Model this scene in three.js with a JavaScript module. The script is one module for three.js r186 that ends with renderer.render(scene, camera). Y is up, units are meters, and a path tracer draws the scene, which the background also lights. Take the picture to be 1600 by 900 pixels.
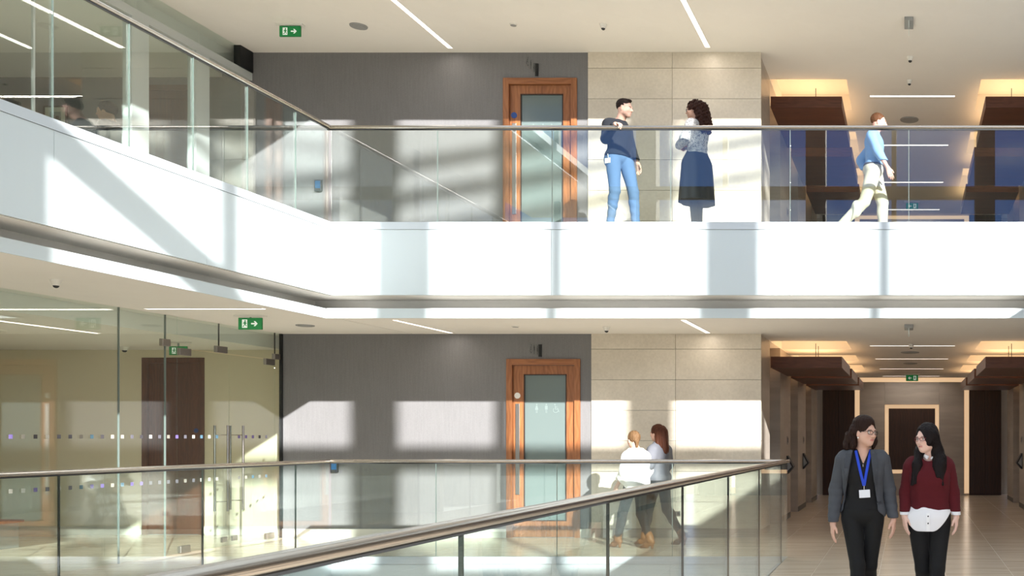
import * as THREE from 'three';
import { RoundedBoxGeometry } from 'three/addons/geometries/RoundedBoxGeometry.js';
import { mergeGeometries } from 'three/addons/utils/BufferGeometryUtils.js';
import { RectAreaLightUniformsLib } from 'three/addons/lights/RectAreaLightUniformsLib.js';

// ------------------------------------------------------------------ camera
const scene = new THREE.Scene();
const FOCAL = 1500;                                   // shift lens: the optical axis meets the picture at (1420, 683) of 1600 x 900
const camera = new THREE.PerspectiveCamera(2 * Math.atan(683 / FOCAL) * 180 / Math.PI, 2840 / 1366, 0.05, 300);
camera.setViewOffset(2840, 1366, 0, 0, 1600, 900);
camera.position.set(0, 1.5, 0);
camera.lookAt(0, 1.5, -10);
scene.add(camera);

// ------------------------------------------------------------------ renderer, exposure
const renderer = new THREE.WebGLRenderer({ antialias: true });
renderer.toneMapping = THREE.LinearToneMapping;
renderer.toneMappingExposure = 1.14;
renderer.shadowMap.enabled = true;
renderer.shadowMap.type = THREE.PCFSoftShadowMap;
RectAreaLightUniformsLib.init();

// ------------------------------------------------------------------ random and noise
function mulberry(a) { return () => { a |= 0; a = a + 0x6D2B79F5 | 0; let t = Math.imul(a ^ a >>> 15, 1 | a); t = t + Math.imul(t ^ t >>> 7, 61 | t) ^ t; return ((t ^ t >>> 14) >>> 0) / 4294967296; }; }
const rnd = mulberry(20240611);
function hash3(x, y, z) { let n = Math.imul(x, 374761393) + Math.imul(y, 668265263) + Math.imul(z, 2147483647 ^ 1274126177) | 0; n = Math.imul(n ^ n >>> 13, 1274126177); return ((n ^ n >>> 16) >>> 0) / 4294967296; }
const fade = (t) => t * t * (3 - 2 * t);
function noise2(x, y, px = 0, py = 0, s = 0) {           // value noise, periodic in px, py cells when given
  const xi = Math.floor(x), yi = Math.floor(y), u = fade(x - xi), v = fade(y - yi);
  const m = (a, p) => p ? ((a % p) + p) % p : a;
  const h = (a, b) => hash3(m(a, px), m(b, py), s);
  return (h(xi, yi) * (1 - u) + h(xi + 1, yi) * u) * (1 - v) + (h(xi, yi + 1) * (1 - u) + h(xi + 1, yi + 1) * u) * v;
}
function noise3(x, y, z) {
  const xi = Math.floor(x), yi = Math.floor(y), zi = Math.floor(z), u = fade(x - xi), v = fade(y - yi), w = fade(z - zi);
  const l = (k) => (hash3(xi, yi, k) * (1 - u) + hash3(xi + 1, yi, k) * u) * (1 - v) + (hash3(xi, yi + 1, k) * (1 - u) + hash3(xi + 1, yi + 1, k) * u) * v;
  return l(zi) * (1 - w) + l(zi + 1) * w;
}
function fbm3(x, y, z, n) { let a = 0, w = 0.5, t = 0; for (let i = 0; i < n; i++) { a += w * noise3(x, y, z); t += w; x = x * 2.03 + 7.1; y = y * 2.03 + 3.7; z = z * 2.03 + 1.9; w *= 0.5; } return a / t; }
const clamp = (x, a = 0, b = 1) => Math.min(b, Math.max(a, x));
const smooth = (a, b, x) => { const t = clamp((x - a) / (b - a)); return t * t * (3 - 2 * t); };

// ------------------------------------------------------------------ sky: blue air with broken cumulus all round
{
  const W = 1024, H = 512, d = new Float32Array(W * H * 4);
  for (let j = 0; j < H; j++) for (let i = 0; i < W; i++) {
    const el = ((j + 0.5) / H - 0.5) * Math.PI, az = ((i + 0.5) / W) * 2 * Math.PI, y = Math.sin(el), c = Math.cos(el), x = c * Math.cos(az), z = c * Math.sin(az);
    const up = clamp(y), g = Math.pow(1 - up, 3.2);
    const air = [0.09 + 0.24 * g, 0.24 + 0.30 * g, 0.80 + 0.12 * g];
    const q = 1 / (0.22 + up), n = fbm3(x * q * 1.15 + 11, y * 1.5 + 3, z * q * 1.15 + 5, 6), m = fbm3(x * q * 3 + 1, 2, z * q * 3 + 9, 4);
    const cloud = smooth(0.49, 0.61, n + 0.05 * (1 - up) * (1 - up)), lit = 0.95 + 0.75 * m;
    const o = (j * W + i) * 4;
    for (let k = 0; k < 3; k++) d[o + k] = y < 0 ? [0.35, 0.36, 0.36][k] : air[k] * (1 - cloud) + cloud * lit * [0.94, 1.0, 1.07][k];
    d[o + 3] = 1;
  }
  const sky = new THREE.DataTexture(d, W, H, THREE.RGBAFormat, THREE.FloatType);
  sky.mapping = THREE.EquirectangularReflectionMapping; sky.magFilter = THREE.LinearFilter; sky.minFilter = THREE.LinearFilter; sky.wrapS = THREE.RepeatWrapping; sky.needsUpdate = true;
  scene.background = sky; scene.environment = sky;
  scene.backgroundIntensity = scene.environmentIntensity = 1.2;
}

// ------------------------------------------------------------------ sun: low, from behind the camera on the right
const sun = new THREE.DirectionalLight(new THREE.Color(1.0, 0.98, 0.955), 11.6);
sun.position.set(0.72 * 20, 0.46 * 20 + 2, 20 - 8);
sun.target.position.set(0, 2, -8);
sun.castShadow = true; sun.shadow.radius = 1.2; sun.shadow.mapSize.set(4096, 4096);
Object.assign(sun.shadow.camera, { left: -22, right: 22, top: 18, bottom: -18, near: 1, far: 70 });
scene.add(sun, sun.target);

// ------------------------------------------------------------------ tools
const taken = new Map();
function numbered(name) { const n = taken.get(name) ?? 0; taken.set(name, n + 1); return n ? name + '_' + String(n).padStart(3, '0') : name; }
function shade(o) { o.castShadow = true; o.receiveShadow = true; return o; }
function part(name, geo, mat, parent) { const m = shade(new THREE.Mesh(geo, mat)); m.name = name; parent.add(m); return m; }
function thing(name, label, category, [x, y, z] = [0, 0, 0], turn = 0, group) {
  const o = new THREE.Group(); o.name = numbered(name); o.position.set(x, y, z); o.rotation.y = turn;
  o.userData = { label, category }; if (group) o.userData.group = group; scene.add(o); return o;
}
function solo(name, label, category, geo, mat, [x, y, z] = [0, 0, 0], turn = 0, group) {
  const o = shade(new THREE.Mesh(geo, mat)); o.name = numbered(name); o.position.set(x, y, z); o.rotation.y = turn;
  o.userData = { label, category }; if (group) o.userData.group = group; scene.add(o); return o;
}
function setting(name, label, category) { const o = new THREE.Group(); o.name = numbered(name); o.userData = { kind: 'structure', label, category }; scene.add(o); return o; }
function copy(root, [x, y, z], turn, label, group) {
  const r = root.clone(); r.name = numbered(root.name.replace(/_\d\d\d$/, '')); r.position.set(x, y, z); r.rotation.y = turn; r.userData = { ...root.userData, label }; if (group) r.userData.group = group; scene.add(r); return r;
}
// box by its six faces, uv in metres; swap turns the grain
function mbox(x0, x1, y0, y1, z0, z1, swap = false, du = 0, dv = 0) {
  const P = [], N = [], U = [], I = [];
  const face = (v, n, uv) => { const b = P.length / 3; for (let i = 0; i < 4; i++) { P.push(...v[i]); N.push(...n); const [a, c] = uv(v[i]); U.push((swap ? c : a) + du, (swap ? a : c) + dv); } I.push(b, b + 1, b + 2, b, b + 2, b + 3); };
  const xy = (p) => [p[0], p[1]], zy = (p) => [p[2], p[1]], xz = (p) => [p[0], p[2]];
  face([[x0, y0, z1], [x1, y0, z1], [x1, y1, z1], [x0, y1, z1]], [0, 0, 1], xy);
  face([[x1, y0, z0], [x0, y0, z0], [x0, y1, z0], [x1, y1, z0]], [0, 0, -1], xy);
  face([[x1, y0, z1], [x1, y0, z0], [x1, y1, z0], [x1, y1, z1]], [1, 0, 0], zy);
  face([[x0, y0, z0], [x0, y0, z1], [x0, y1, z1], [x0, y1, z0]], [-1, 0, 0], zy);
  face([[x0, y1, z1], [x1, y1, z1], [x1, y1, z0], [x0, y1, z0]], [0, 1, 0], xz);
  face([[x0, y0, z0], [x1, y0, z0], [x1, y0, z1], [x0, y0, z1]], [0, -1, 0], xz);
  const g = new THREE.BufferGeometry();
  g.setAttribute('position', new THREE.Float32BufferAttribute(P, 3)); g.setAttribute('normal', new THREE.Float32BufferAttribute(N, 3)); g.setAttribute('uv', new THREE.Float32BufferAttribute(U, 2)); g.setIndex(I);
  return g;
}
// box by distance from the camera plane: near and far depths instead of z
const dbox = (x0, x1, y0, y1, dn, df, swap, du, dv) => mbox(x0, x1, y0, y1, -df, -dn, swap, du, dv);
const rbox = (w, h, d, r = 0.005, x = 0, y = 0, z = 0) => new RoundedBoxGeometry(w, h, d, 2, Math.min(r, w / 2.01, h / 2.01, d / 2.01)).translate(x, y, z);
function cyl(a, b, r, seg = 12, r2 = r) {
  const A = new THREE.Vector3(...a), B = new THREE.Vector3(...b), L = A.distanceTo(B), g = new THREE.CylinderGeometry(r2, r, L, seg);
  g.applyQuaternion(new THREE.Quaternion().setFromUnitVectors(new THREE.Vector3(0, 1, 0), B.clone().sub(A).normalize())); const c = A.add(B).multiplyScalar(0.5); return g.translate(c.x, c.y, c.z);
}
const merge = (list) => mergeGeometries(list.map((g) => { const q = g.index ? g.toNonIndexed() : g.clone(); for (const k of Object.keys(q.attributes)) if (!['position', 'normal', 'uv'].includes(k)) q.deleteAttribute(k); return q; }));

// ------------------------------------------------------------------ computed textures
function tex(n, fn, metres, { srgb = true, m = n } = {}) {       // fn(u, v, i, j) in 0..1 gives [r, g, b] 0..255
  const d = new Uint8Array(n * m * 4);
  for (let j = 0; j < m; j++) for (let i = 0; i < n; i++) { const c = fn(i / n, j / m), o = (j * n + i) * 4; for (let k = 0; k < 3; k++) d[o + k] = clamp(Math.round(c[k]), 0, 255); d[o + 3] = 255; }
  const t = new THREE.DataTexture(d, n, m); t.magFilter = THREE.LinearFilter; t.minFilter = THREE.LinearMipmapLinearFilter; t.generateMipmaps = true; t.wrapS = t.wrapT = THREE.RepeatWrapping;
  if (srgb) t.colorSpace = THREE.SRGBColorSpace; t.repeat.set(1 / metres, 1 / (metres * m / n)); t.needsUpdate = true; return t;
}
function pfbm(u, v, cx, cy, n, s) { let a = 0, w = 0.5, t = 0; for (let i = 0; i < n; i++) { a += w * noise2(u * cx, v * cy, cx, cy, s + i); t += w; w *= 0.5; cx *= 2; cy *= 2; } return a / t; }
const woodTex = (c0, c1, s) => tex(512, (u, v) => {              // grain along v
  const warp = pfbm(u, v, 4, 2, 3, s) * 1.2, ring = 0.5 + 0.5 * Math.sin((u * 14 + warp * 3) * 2 * Math.PI), fine = pfbm(u, v, 128, 4, 2, s + 9), band = pfbm(u, v, 10, 1, 3, s + 20);
  const t = clamp(0.22 * ring + 0.45 * fine + 0.45 * band - 0.08); return c0.map((a, k) => a + (c1[k] - a) * t);
}, 0.9);
const T = {
  door: woodTex([116, 68, 37], [184, 122, 76], 3),
  dark: woodTex([38, 22, 15], [74, 44, 30], 31),
  canopy: woodTex([74, 42, 30], [118, 72, 52], 57),
  stone: tex(512, (u, v) => { const a = pfbm(u, v, 3, 3, 5, 70), b = pfbm(u, v, 60, 60, 2, 77), sp = noise2(u * 90, v * 90, 90, 90, 78) > 0.93 ? -9 : 0; const t = (a - 0.5) * 22 + (b - 0.5) * 12 + sp; return [211 + t, 201 + t, 184 + t]; }, 1.6),
  pier: tex(512, (u, v) => { const a = pfbm(u, v, 2, 14, 5, 90), t = (a - 0.5) * 34; return [170 + t, 160 + t, 149 + t]; }, 1.6),
  floor: tex(512, (u, v) => { const w = pfbm(u, v, 3, 3, 3, 120), a = pfbm(u, v + w * 0.06, 2, 22, 5, 101), b = pfbm(u, v, 4, 60, 3, 108); const t = (a - 0.5) * 36 + (b - 0.5) * 10; return [218 + t, 201 + t * 0.98, 180 + t * 0.94]; }, 2.2),
  weave: tex(512, (u, v) => { const a = pfbm(u, v, 170, 6, 2, 140), b = pfbm(u, v, 5, 3, 4, 149), c = pfbm(u, v, 200, 160, 1, 153), t = (a - 0.5) * 8 + (b - 0.5) * 5 + (c - 0.5) * 8; return [121 + t, 120 + t, 121 + t]; }, 1.1),
  plaster: tex(256, (u, v) => { const a = pfbm(u, v, 4, 4, 5, 160), t = (a - 0.5) * 6; return [235 + t, 233 + t, 228 + t]; }, 3),
  steel: tex(256, (u, v) => { const a = pfbm(u, v, 160, 3, 2, 170), t = (a - 0.5) * 30; return [150 + t, 150 + t, 148 + t]; }, 0.6),
};
const S = (o) => new THREE.MeshStandardMaterial(o), Ph = (o) => new THREE.MeshPhysicalMaterial(o);
const M = {
  white: S({ color: 0xcdd7d9, roughness: 0.32 }),
  trim: S({ color: 0xc8d0d5, roughness: 0.4 }),
  backing: S({ color: 0x6f6c68, roughness: 0.8 }),
  joint: S({ color: 0xa9adad, roughness: 0.8 }),
  plaster: S({ map: T.plaster, roughness: 0.92 }),
  cream: S({ color: 0xe0d6bb, roughness: 0.9 }),
  weave: S({ map: T.weave, roughness: 0.9 }),
  stone: S({ map: T.stone, roughness: 0.42 }),
  pier: S({ map: T.pier, roughness: 0.35 }),
  floor: S({ map: T.floor, roughness: 0.2 }),
  grout: S({ color: 0xdbd2c2, roughness: 0.7 }),
  base: S({ color: 0xe6e2d8, roughness: 0.5 }),
  door: S({ map: T.door, roughness: 0.45 }),
  dark: S({ map: T.dark, roughness: 0.5 }),
  canopy: S({ map: T.canopy, roughness: 0.45 }),
  steel: S({ color: 0xb3aca4, metalness: 1, roughness: 0.26 }),
  patch: S({ color: 0xa29c97, metalness: 1, roughness: 0.38 }),
  lift: S({ map: T.steel, metalness: 0.85, roughness: 0.42 }),
  post: S({ color: 0xc9cfce, roughness: 0.35, metalness: 0.2 }),
  black: S({ color: 0x17181a, roughness: 0.5 }),
  charcoal: S({ color: 0x2c2e30, roughness: 0.55 }),
  grey: S({ color: 0x9a9c9c, roughness: 0.5 }),
  seal: S({ color: 0x1f2723, roughness: 0.3 }),
  sealLight: S({ color: 0x6f7b77, roughness: 0.3 }),
  glass: Ph({ color: new THREE.Color(0.93, 0.972, 0.955), roughness: 0, transmission: 1, thickness: 0, ior: 1.72 }),
  clear: Ph({ color: new THREE.Color(0.97, 0.98, 0.975), roughness: 0, transmission: 1, thickness: 0, ior: 1.5 }),
  frost: Ph({ color: new THREE.Color(0.145, 0.185, 0.18), roughness: 0.16 }),
  lamp: S({ color: 0xffffff, emissive: new THREE.Color(1, 0.86, 0.74), emissiveIntensity: 2.2, roughness: 0.6 }),
  warm: S({ color: 0xffe2b8, emissive: new THREE.Color(1, 0.70, 0.40), emissiveIntensity: 1.3, roughness: 0.6 }),
  concrete: S({ color: 0x8f8c86, roughness: 0.9 }),
  column: S({ color: 0x6e675c, roughness: 0.6 }),
  ground: S({ color: 0x8a8a80, roughness: 0.95 }),
  screen: S({ color: 0x0c2238, emissive: new THREE.Color(0.05, 0.25, 0.55), emissiveIntensity: 0.6, roughness: 0.2 }),
  whitePlastic: S({ color: 0xe8e6e0, roughness: 0.45 }),
};
function areaLight(parent, w, h, color, intensity, pos, look) {   // pos and look in the parent's frame
  const l = new THREE.RectAreaLight(color, intensity, w, h); l.name = 'light'; l.position.set(...pos); parent.add(l); parent.updateWorldMatrix(true, false);
  // RectAreaLight shines along its -z
  l.quaternion.setFromRotationMatrix(new THREE.Matrix4().lookAt(new THREE.Vector3(...pos), new THREE.Vector3(...look), Math.abs(look[1] - pos[1]) > 0.5 ? new THREE.Vector3(0, 0, -1) : new THREE.Vector3(0, 1, 0)));
  return l;
}

// ------------------------------------------------------------------ measures of the building (depths count from the camera plane)
const DB = 12.03, DS = 12.2, DW = 14.33, DR = 14.75, DE = 25.2, XL = -7.24, XS = -7.41, XG = -9.36, XGU = -9.85, XR = -1.56, XM = 3.1, XE = 12, F2 = 4.19, ZF = -0.7, C1 = 3.04, C2 = 7.24, LX0 = -2.23, LX1 = 2.39, ROOF = 13.3;

// ------------------------------------------------------------------ floors with their tiles
const TW = 0.73, TD = 1.33;
const tileGeo = [0, 1, 2, 3, 4, 5].map((i) => mbox(0.003, TW - 0.003, -0.012, 0, 0.003, TD - 0.003, false, i * 0.37, i * 0.61));
function tiled(label, x0, x1, dn, df, y, ox = -1.058, od = DW) {
  const f = setting('floor', label, 'floor');
  part('slab', dbox(x0, x1, y - 0.14, y - 0.003, dn, df), M.grout, f);
  const i0 = Math.floor((x0 - ox) / TW + 1e-6), i1 = Math.ceil((x1 - ox) / TW - 1e-6), j0 = Math.floor((dn - od) / TD + 1e-6), j1 = Math.ceil((df - od) / TD - 1e-6);
  for (let i = i0; i < i1; i++) for (let j = j0; j < j1; j++) {
    const a = Math.max(x0, ox + i * TW), b = Math.min(x1, ox + (i + 1) * TW), n = Math.max(dn, od + j * TD), e = Math.min(df, od + (j + 1) * TD);
    if (b - a < 0.02 || e - n < 0.02) continue;
    const whole = b - a > TW - 1e-4 && e - n > TD - 1e-4, t = part('floor_tile', whole ? tileGeo[Math.floor(rnd() * 6)] : mbox(0.003, b - a - 0.003, -0.012, 0, 0.003, e - n - 0.003, false, rnd() * 2, rnd() * 2), M.floor, f);
    t.position.set(a, y, -e);
  }
  return f;
}
tiled('polished beige stone floor of the lower walkway along the back wall', XG, LX1 + 0.5, DB + 0.03, DW, 0);
tiled('polished beige stone floor in front of the lower lift lobby', XR + 0.03, LX1 + 1.5, 3.0, DB + 0.03, 0);
tiled('polished beige stone floor inside the lower lift lobby', LX0 - 0.6, LX1 + 0.6, DW, DE, 0);
tiled('beige stone floor of the lower left gallery before the glass doors', XG, XL - 0.03, 6.0, DB + 0.03, 0);
tiled('warm stone floor of the room behind the lower glass doors', -16, XG, 7.0, DR, 0);
{ // the same floors where the picture hardly shows them
  const f = setting('floor', 'stone floors of the upper galleries and of the parts behind the viewer', 'floor');
  part('slab', merge([dbox(XM, XE, -0.14, 0, -1, DW), dbox(XR + 0.03, XM + 0.8, -0.14, 0, -1, 2.99), dbox(XG, XL - 0.03, -0.14, 0, -1, 5.99), dbox(-16, XG, -0.14, 0, 5, 6.99)]), M.floor, f);
  part('slab', merge([dbox(XGU, XM, F2 - 0.1, F2, DB + 0.03, DW), dbox(XGU, XL - 0.03, F2 - 0.1, F2, -1, DB + 0.03), dbox(-16, XGU, F2 - 0.1, F2, 5, DR), dbox(LX0 - 0.6, LX1 + 0.6, F2 - 0.1, F2, DW, DE)]), M.floor, f);
  part('slab', dbox(XL - 4, XE, -4.5, -4.2, -1, DW), M.floor, f);
}

// ------------------------------------------------------------------ white slab edges: panels with joints, a flush strip above them
const backJoints = [XL, -5.92, -4.48, -2.99, -1.49, 0.0, 1.5, XM], leftJoints = [DB, 11.35, 10.52, 9.72, 8.92, 8.12, 7.32, 6.52, 5.72, 4.92, 4.12, 3.32];
function edge(label, yTop, yBot, xs, ds, strip = 0.092) {
  const g = setting('wall_balcony', label, 'balcony edge');
  if (xs) {
    part('backing', dbox(xs[0] - 0.02, xs[xs.length - 1], yBot + 0.02, yTop - 0.02, DB + 0.008, DB + 0.05), M.joint, g);
    part('top_strip', dbox(xs[0] - 0.06, xs[xs.length - 1], yTop - strip, yTop, DB - 0.006, DB + 0.06), M.trim, g);
    for (let i = 0; i + 1 < xs.length; i++) part('fascia_panel', dbox(xs[i] + (i ? 0.002 : 0), xs[i + 1] - 0.002, yBot, yTop - strip - 0.006, DB, DB + 0.02), M.white, g);
  }
  if (ds) {
    const e = ds[ds.length - 1];
    part('backing', dbox(XL - 0.05, XL - 0.008, yBot + 0.02, yTop - 0.02, -1, DB + 0.008), M.joint, g);
    part('top_strip', dbox(XL - 0.06, XL + 0.006, yTop - strip, yTop, -1, DB - 0.006), M.trim, g);
    for (let i = 0; i + 1 < ds.length; i++) part('fascia_panel', dbox(XL - 0.02, XL, yBot, yTop - strip - 0.006, ds[i + 1] + 0.002, ds[i] - 0.002), M.white, g);
    part('fascia_panel', dbox(XL - 0.02, XL, yBot, yTop - strip - 0.006, -1, e - 0.002), M.white, g);
  }
  return g;
}
edge('white panelled edge of the upper balcony, sunlit, across the picture', F2 + 0.005, 3.28, backJoints, null);
edge('white panelled edge of the upper left balcony with slanting shadow', F2 + 0.005, 3.28, null, [DB, 9.9, 8.13, 6.4, 4.6]);
edge('white edge of the lower walkway above the dark void', 0.0, -0.92, [XL, -5.92, -4.48, -2.99, XR], null);
edge('white edge of the lower left gallery above the void', 0.0, -0.92, null, [DB, 9.9, 8.13, 6.4, 4.6]);
{ const g = setting('wall_balcony', 'white edge under the nearest glass balustrade', 'balcony edge'); part('fascia_panel', dbox(XR, XR + 0.02, -0.92, -0.09, -1, DB + 0.02), M.white, g); part('top_strip', dbox(XR - 0.006, XR + 0.05, -0.09, 0, -1, DB + 0.02), M.trim, g); }

// slabs between the floors
{ const s = setting('ceiling', 'concrete floor slabs between the two levels', 'slab');
  part('slab', merge([dbox(-16, XM, 3.28, F2 - 0.1, DB + 0.05, DW + 0.1), dbox(-16, XL - 0.05, 3.28, F2 - 0.1, -1, DB + 0.05), dbox(-16, LX0 - 0.8, 3.28, F2 - 0.1, DW + 0.1, DR + 0.2), dbox(LX0 - 0.8, LX1 + 0.8, 3.35, F2 - 0.1, DW + 0.1, DE + 0.3), dbox(XM, XE, 3.12, F2, -1, DW + 0.2)]), M.plaster, s);
  part('slab', merge([dbox(XGU - 0.2, XE, -0.92, -0.14, DB + 0.05, DW + 0.2), dbox(XR + 0.05, XE, -0.92, -0.14, -1, DB + 0.05), dbox(-16, XL - 0.05, -0.92, -0.14, -1, DB + 0.05)]), M.plaster, s);
}
// ceilings, each with its white edge strip
{ const c = setting('ceiling', 'cream plaster ceiling over the lower walkway', 'ceiling');
  part('ceiling_board', dbox(XS, XE, C1, C1 + 0.1, DS + 0.02, DW), M.plaster, c);
  part('edge_strip', dbox(XS, XM, C1 - 0.028, 3.135, DS, DS + 0.02), M.white, c); part('recess_back', dbox(XS - 0.37, XM, C1 + 0.09, 3.28, DS + 0.35, DS + 0.37), M.plaster, c);
  const l = setting('ceiling', 'cream plaster ceiling over the lower left gallery', 'ceiling');
  part('ceiling_board', dbox(XG, XS - 0.02, C1, C1 + 0.1, -1, DW), M.plaster, l);
  part('edge_strip', dbox(XS - 0.02, XS, C1 - 0.028, 3.135, -1, DS + 0.02), M.white, l); part('recess_back', dbox(XS - 0.37, XS - 0.35, C1 + 0.09, 3.28, -1, DS + 0.37), M.plaster, l);
  const u = setting('ceiling', 'cream plaster ceiling over the upper walkway at the top', 'ceiling');
  part('ceiling_board', merge([dbox(XS, XE, C2, C2 + 0.1, DS + 0.02, DW), dbox(XGU, XS, C2, C2 + 0.1, -1, DW)]), M.plaster, u);
  part('edge_strip', merge([dbox(XS, XE, C2 - 0.028, C2 + 0.1, DS, DS + 0.02), dbox(XS - 0.02, XS, C2 - 0.028, C2 + 0.1, -1, DS + 0.02)]), M.white, u);
  part('slab', merge([dbox(XGU - 0.3, XE, 7.45, 8.35, DB, DW + 0.2), dbox(-16, XL, 7.4, 7.55, 0.4, DR + 0.2), dbox(XL, XE, C2 + 0.1, 7.45, DS + 0.4, DW), dbox(-16, XL - 0.55, C2 + 0.1, 7.4, 0.4, DR), dbox(LX0 - 0.8, LX1 + 0.8, C2 + 0.3, 8.35, DW, DE + 0.3)]), M.white, u);
  const r = setting('ceiling', 'white roof and upper walls of the atrium above the picture', 'roof');
  for (const [x0, x1, n, f] of [[XL - 0.2, XE + 0.2, 0.5, 2.2], [XL - 0.2, XE + 0.2, 10.8, DB + 0.2], [XL - 0.2, -5.6, 2.2, 10.8], [10.4, XE + 0.2, 2.2, 10.8], [1.6, 3.2, 2.2, 10.8]]) part('roof_slab', dbox(x0, x1, ROOF, ROOF + 0.3, n, f), M.white, r);
  for (const d of [4.3, 6.5, 8.7]) part('skylight_bar', dbox(-5.6, 10.4, ROOF, ROOF + 0.3, d - 0.06, d + 0.06), M.white, r);
  part('wall_board', dbox(XL, XE, 8.35, ROOF, DB, DB + 0.2), M.white, r);
}

// ------------------------------------------------------------------ back walls: grey fabric part with its door, stone panels beside the lobby
function backWall(y0, yc, dx, label, dark) {
  const w = setting('wall_back', label, 'wall'), a = -6.0 + dx, b = -4.9 + dx, s = -4.735 + dx;
  part('grey_wall', merge([dbox(y0 ? XGU - 0.4 : XG - 0.02, a, y0, yc + 0.12, DW, DW + 0.2), dbox(a, b, y0 + 2.665, yc + 0.12, DW, DW + 0.2), dbox(b, s, y0, yc + 0.12, DW, DW + 0.2)]), M.weave, w);
  part('stone_backing', dbox(s, LX0, y0, yc + 0.12, DW + 0.012, DW + 0.2), M.backing, w);
  const rows = [0.135, 0.535, 0.99, 1.445, 1.90, 2.355, 2.81, yc - y0 + 0.05], cols = [s, -3.478 + dx, LX0 + 0.03];
  for (let r = 0; r + 1 < rows.length; r++) for (let c = 0; c < 2; c++) part('stone_panel', dbox(cols[c] + 0.0025, cols[c + 1] - 0.0025, y0 + rows[r] + 0.0025, y0 + rows[r + 1] - 0.0025, DW - 0.02, DW + 0.012, false, r * 0.73, c * 0.41), M.stone, w);
  const bb = setting('baseboard_back', label.includes('upper') ? 'pale skirting along the upper grey wall' : 'pale skirting along the lower grey wall', 'skirting');
  part('skirting_board', merge([dbox(y0 ? XGU - 0.2 : XG + 0.02, a, y0, y0 + 0.13, DW - 0.018, DW), dbox(b, s, y0, y0 + 0.13, DW - 0.018, DW)]), M.base, bb);
  part('stone_plinth', dbox(s, LX0 + 0.02, y0, y0 + 0.125, DW - 0.006, DW + 0.012), M.pier, bb);
  return w;
}
backWall(0, C1, 0, 'lower back wall, grey fabric and beige stone panels');
backWall(F2, C2, -0.05, 'upper back wall, grey fabric and beige stone panels');
{ const w = setting('wall_right', 'wall right of the lift lobby and the far right end wall', 'wall');
  part('wall_board', merge([dbox(LX1, XE, 0, C1, DW, DW + 0.2), dbox(LX1, XE, F2, C2, DW, DW + 0.2)]), M.stone, w);
  part('wall_board', dbox(XE, XE + 0.2, -4.2, ROOF, -1, DW), M.plaster, w);
  const v = setting('wall_void', 'walls of the storey below around the void', 'wall');
  part('wall_board', merge([dbox(XL - 4, XE, -4.2, -0.92, DW, DW + 0.2), dbox(XL - 4.2, XL - 4, -4.2, -0.92, -1, DW)]), M.plaster, v);
}

// ------------------------------------------------------------------ rooms behind the glass on the left
function leftRoom(y0, ceilY, xg, label, wallMat) {
  const w = setting('wall_room', label, 'wall');
  part('wall_board', merge([dbox(-16, -11.78, y0, ceilY + 0.1, DR, DR + 0.2), dbox(-10.82, xg - 0.0, y0, ceilY + 0.1, DR, DR + 0.2), dbox(-11.78, -10.82, y0 + 2.72, ceilY + 0.1, DR, DR + 0.2), dbox(-11.78, -10.82, y0, y0 + 2.8, DR + 0.18, DR + 0.2)]), wallMat, w);
  part('wall_board', merge([dbox(-16.2, -16, y0, ceilY + 0.5, 5, DR + 0.2), dbox(-16, xg, y0, ceilY + 0.5, 4.8, 5)]), wallMat, w);
  part('wall_return', dbox(xg - 0.03, xg - 0.021, y0, ceilY + 0.42, DW + 0.001, DR + 0.1), wallMat, w);
  part('skirting_board', merge([dbox(-16, -11.78, y0, y0 + 0.13, DR - 0.015, DR), dbox(-10.82, xg - 0.05, y0, y0 + 0.13, DR - 0.015, DR)]), M.base, w);
  const c = setting('ceiling', label.replace('walls', 'ceiling'), 'ceiling');
  part('ceiling_board', dbox(-16, xg - 0.24, ceilY, ceilY + 0.06, 5, DR), M.plaster, c);
  part('soffit_board', dbox(xg - 0.24, xg + (y0 ? 0.0 : 0.0), y0 ? C2 : C1, (y0 ? C2 : C1) + 0.08, 5, DR), M.plaster, c);
  part('bulkhead', dbox(xg - 0.24, xg - 0.22, ceilY, ceilY + 0.42, 5, DR), M.plaster, c);
  const d = setting(y0 ? 'door_3' : 'door_4', y0 ? 'plain dark wooden door in the upper room behind glass' : 'plain dark wooden door in the lower room behind glass', 'door');
  part('door_leaf', dbox(-11.70, -10.90, y0 + 0.005, y0 + 2.64, DR + 0.03, DR + 0.08), M.door2, d);
  part('door_frame', merge([dbox(-11.78, -11.70, y0, y0 + 2.72, DR - 0.01, DR + 0.1), dbox(-10.90, -10.82, y0, y0 + 2.72, DR - 0.01, DR + 0.1), dbox(-11.70, -10.90, y0 + 2.64, y0 + 2.72, DR - 0.01, DR + 0.1)]), M.door2, d);
  part('door_handle', merge([cyl([-11.0, y0 + 1.05, -DR - 0.03], [-11.0, y0 + 1.05, -DR + 0.03], 0.012), cyl([-11.0, y0 + 1.05, -DR + 0.03], [-11.12, y0 + 1.05, -DR + 0.03], 0.011)]), M.steel, d);
  part('door_sign', new THREE.CylinderGeometry(0.035, 0.035, 0.004, 20).rotateX(Math.PI / 2).translate(-10.97, y0 + 1.6, -DR - 0.027), S({ color: 0x24407c, roughness: 0.5 }), d);
}
M.door2 = S({ map: woodTex([72, 40, 26], [120, 72, 48], 201), roughness: 0.5 });
leftRoom(0, 2.84, XG, 'cream walls of the lower room behind the glass doors', M.cream);
leftRoom(F2, F2 + 2.84, XGU, 'dark grey walls of the upper room behind glass', M.weave);

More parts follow.
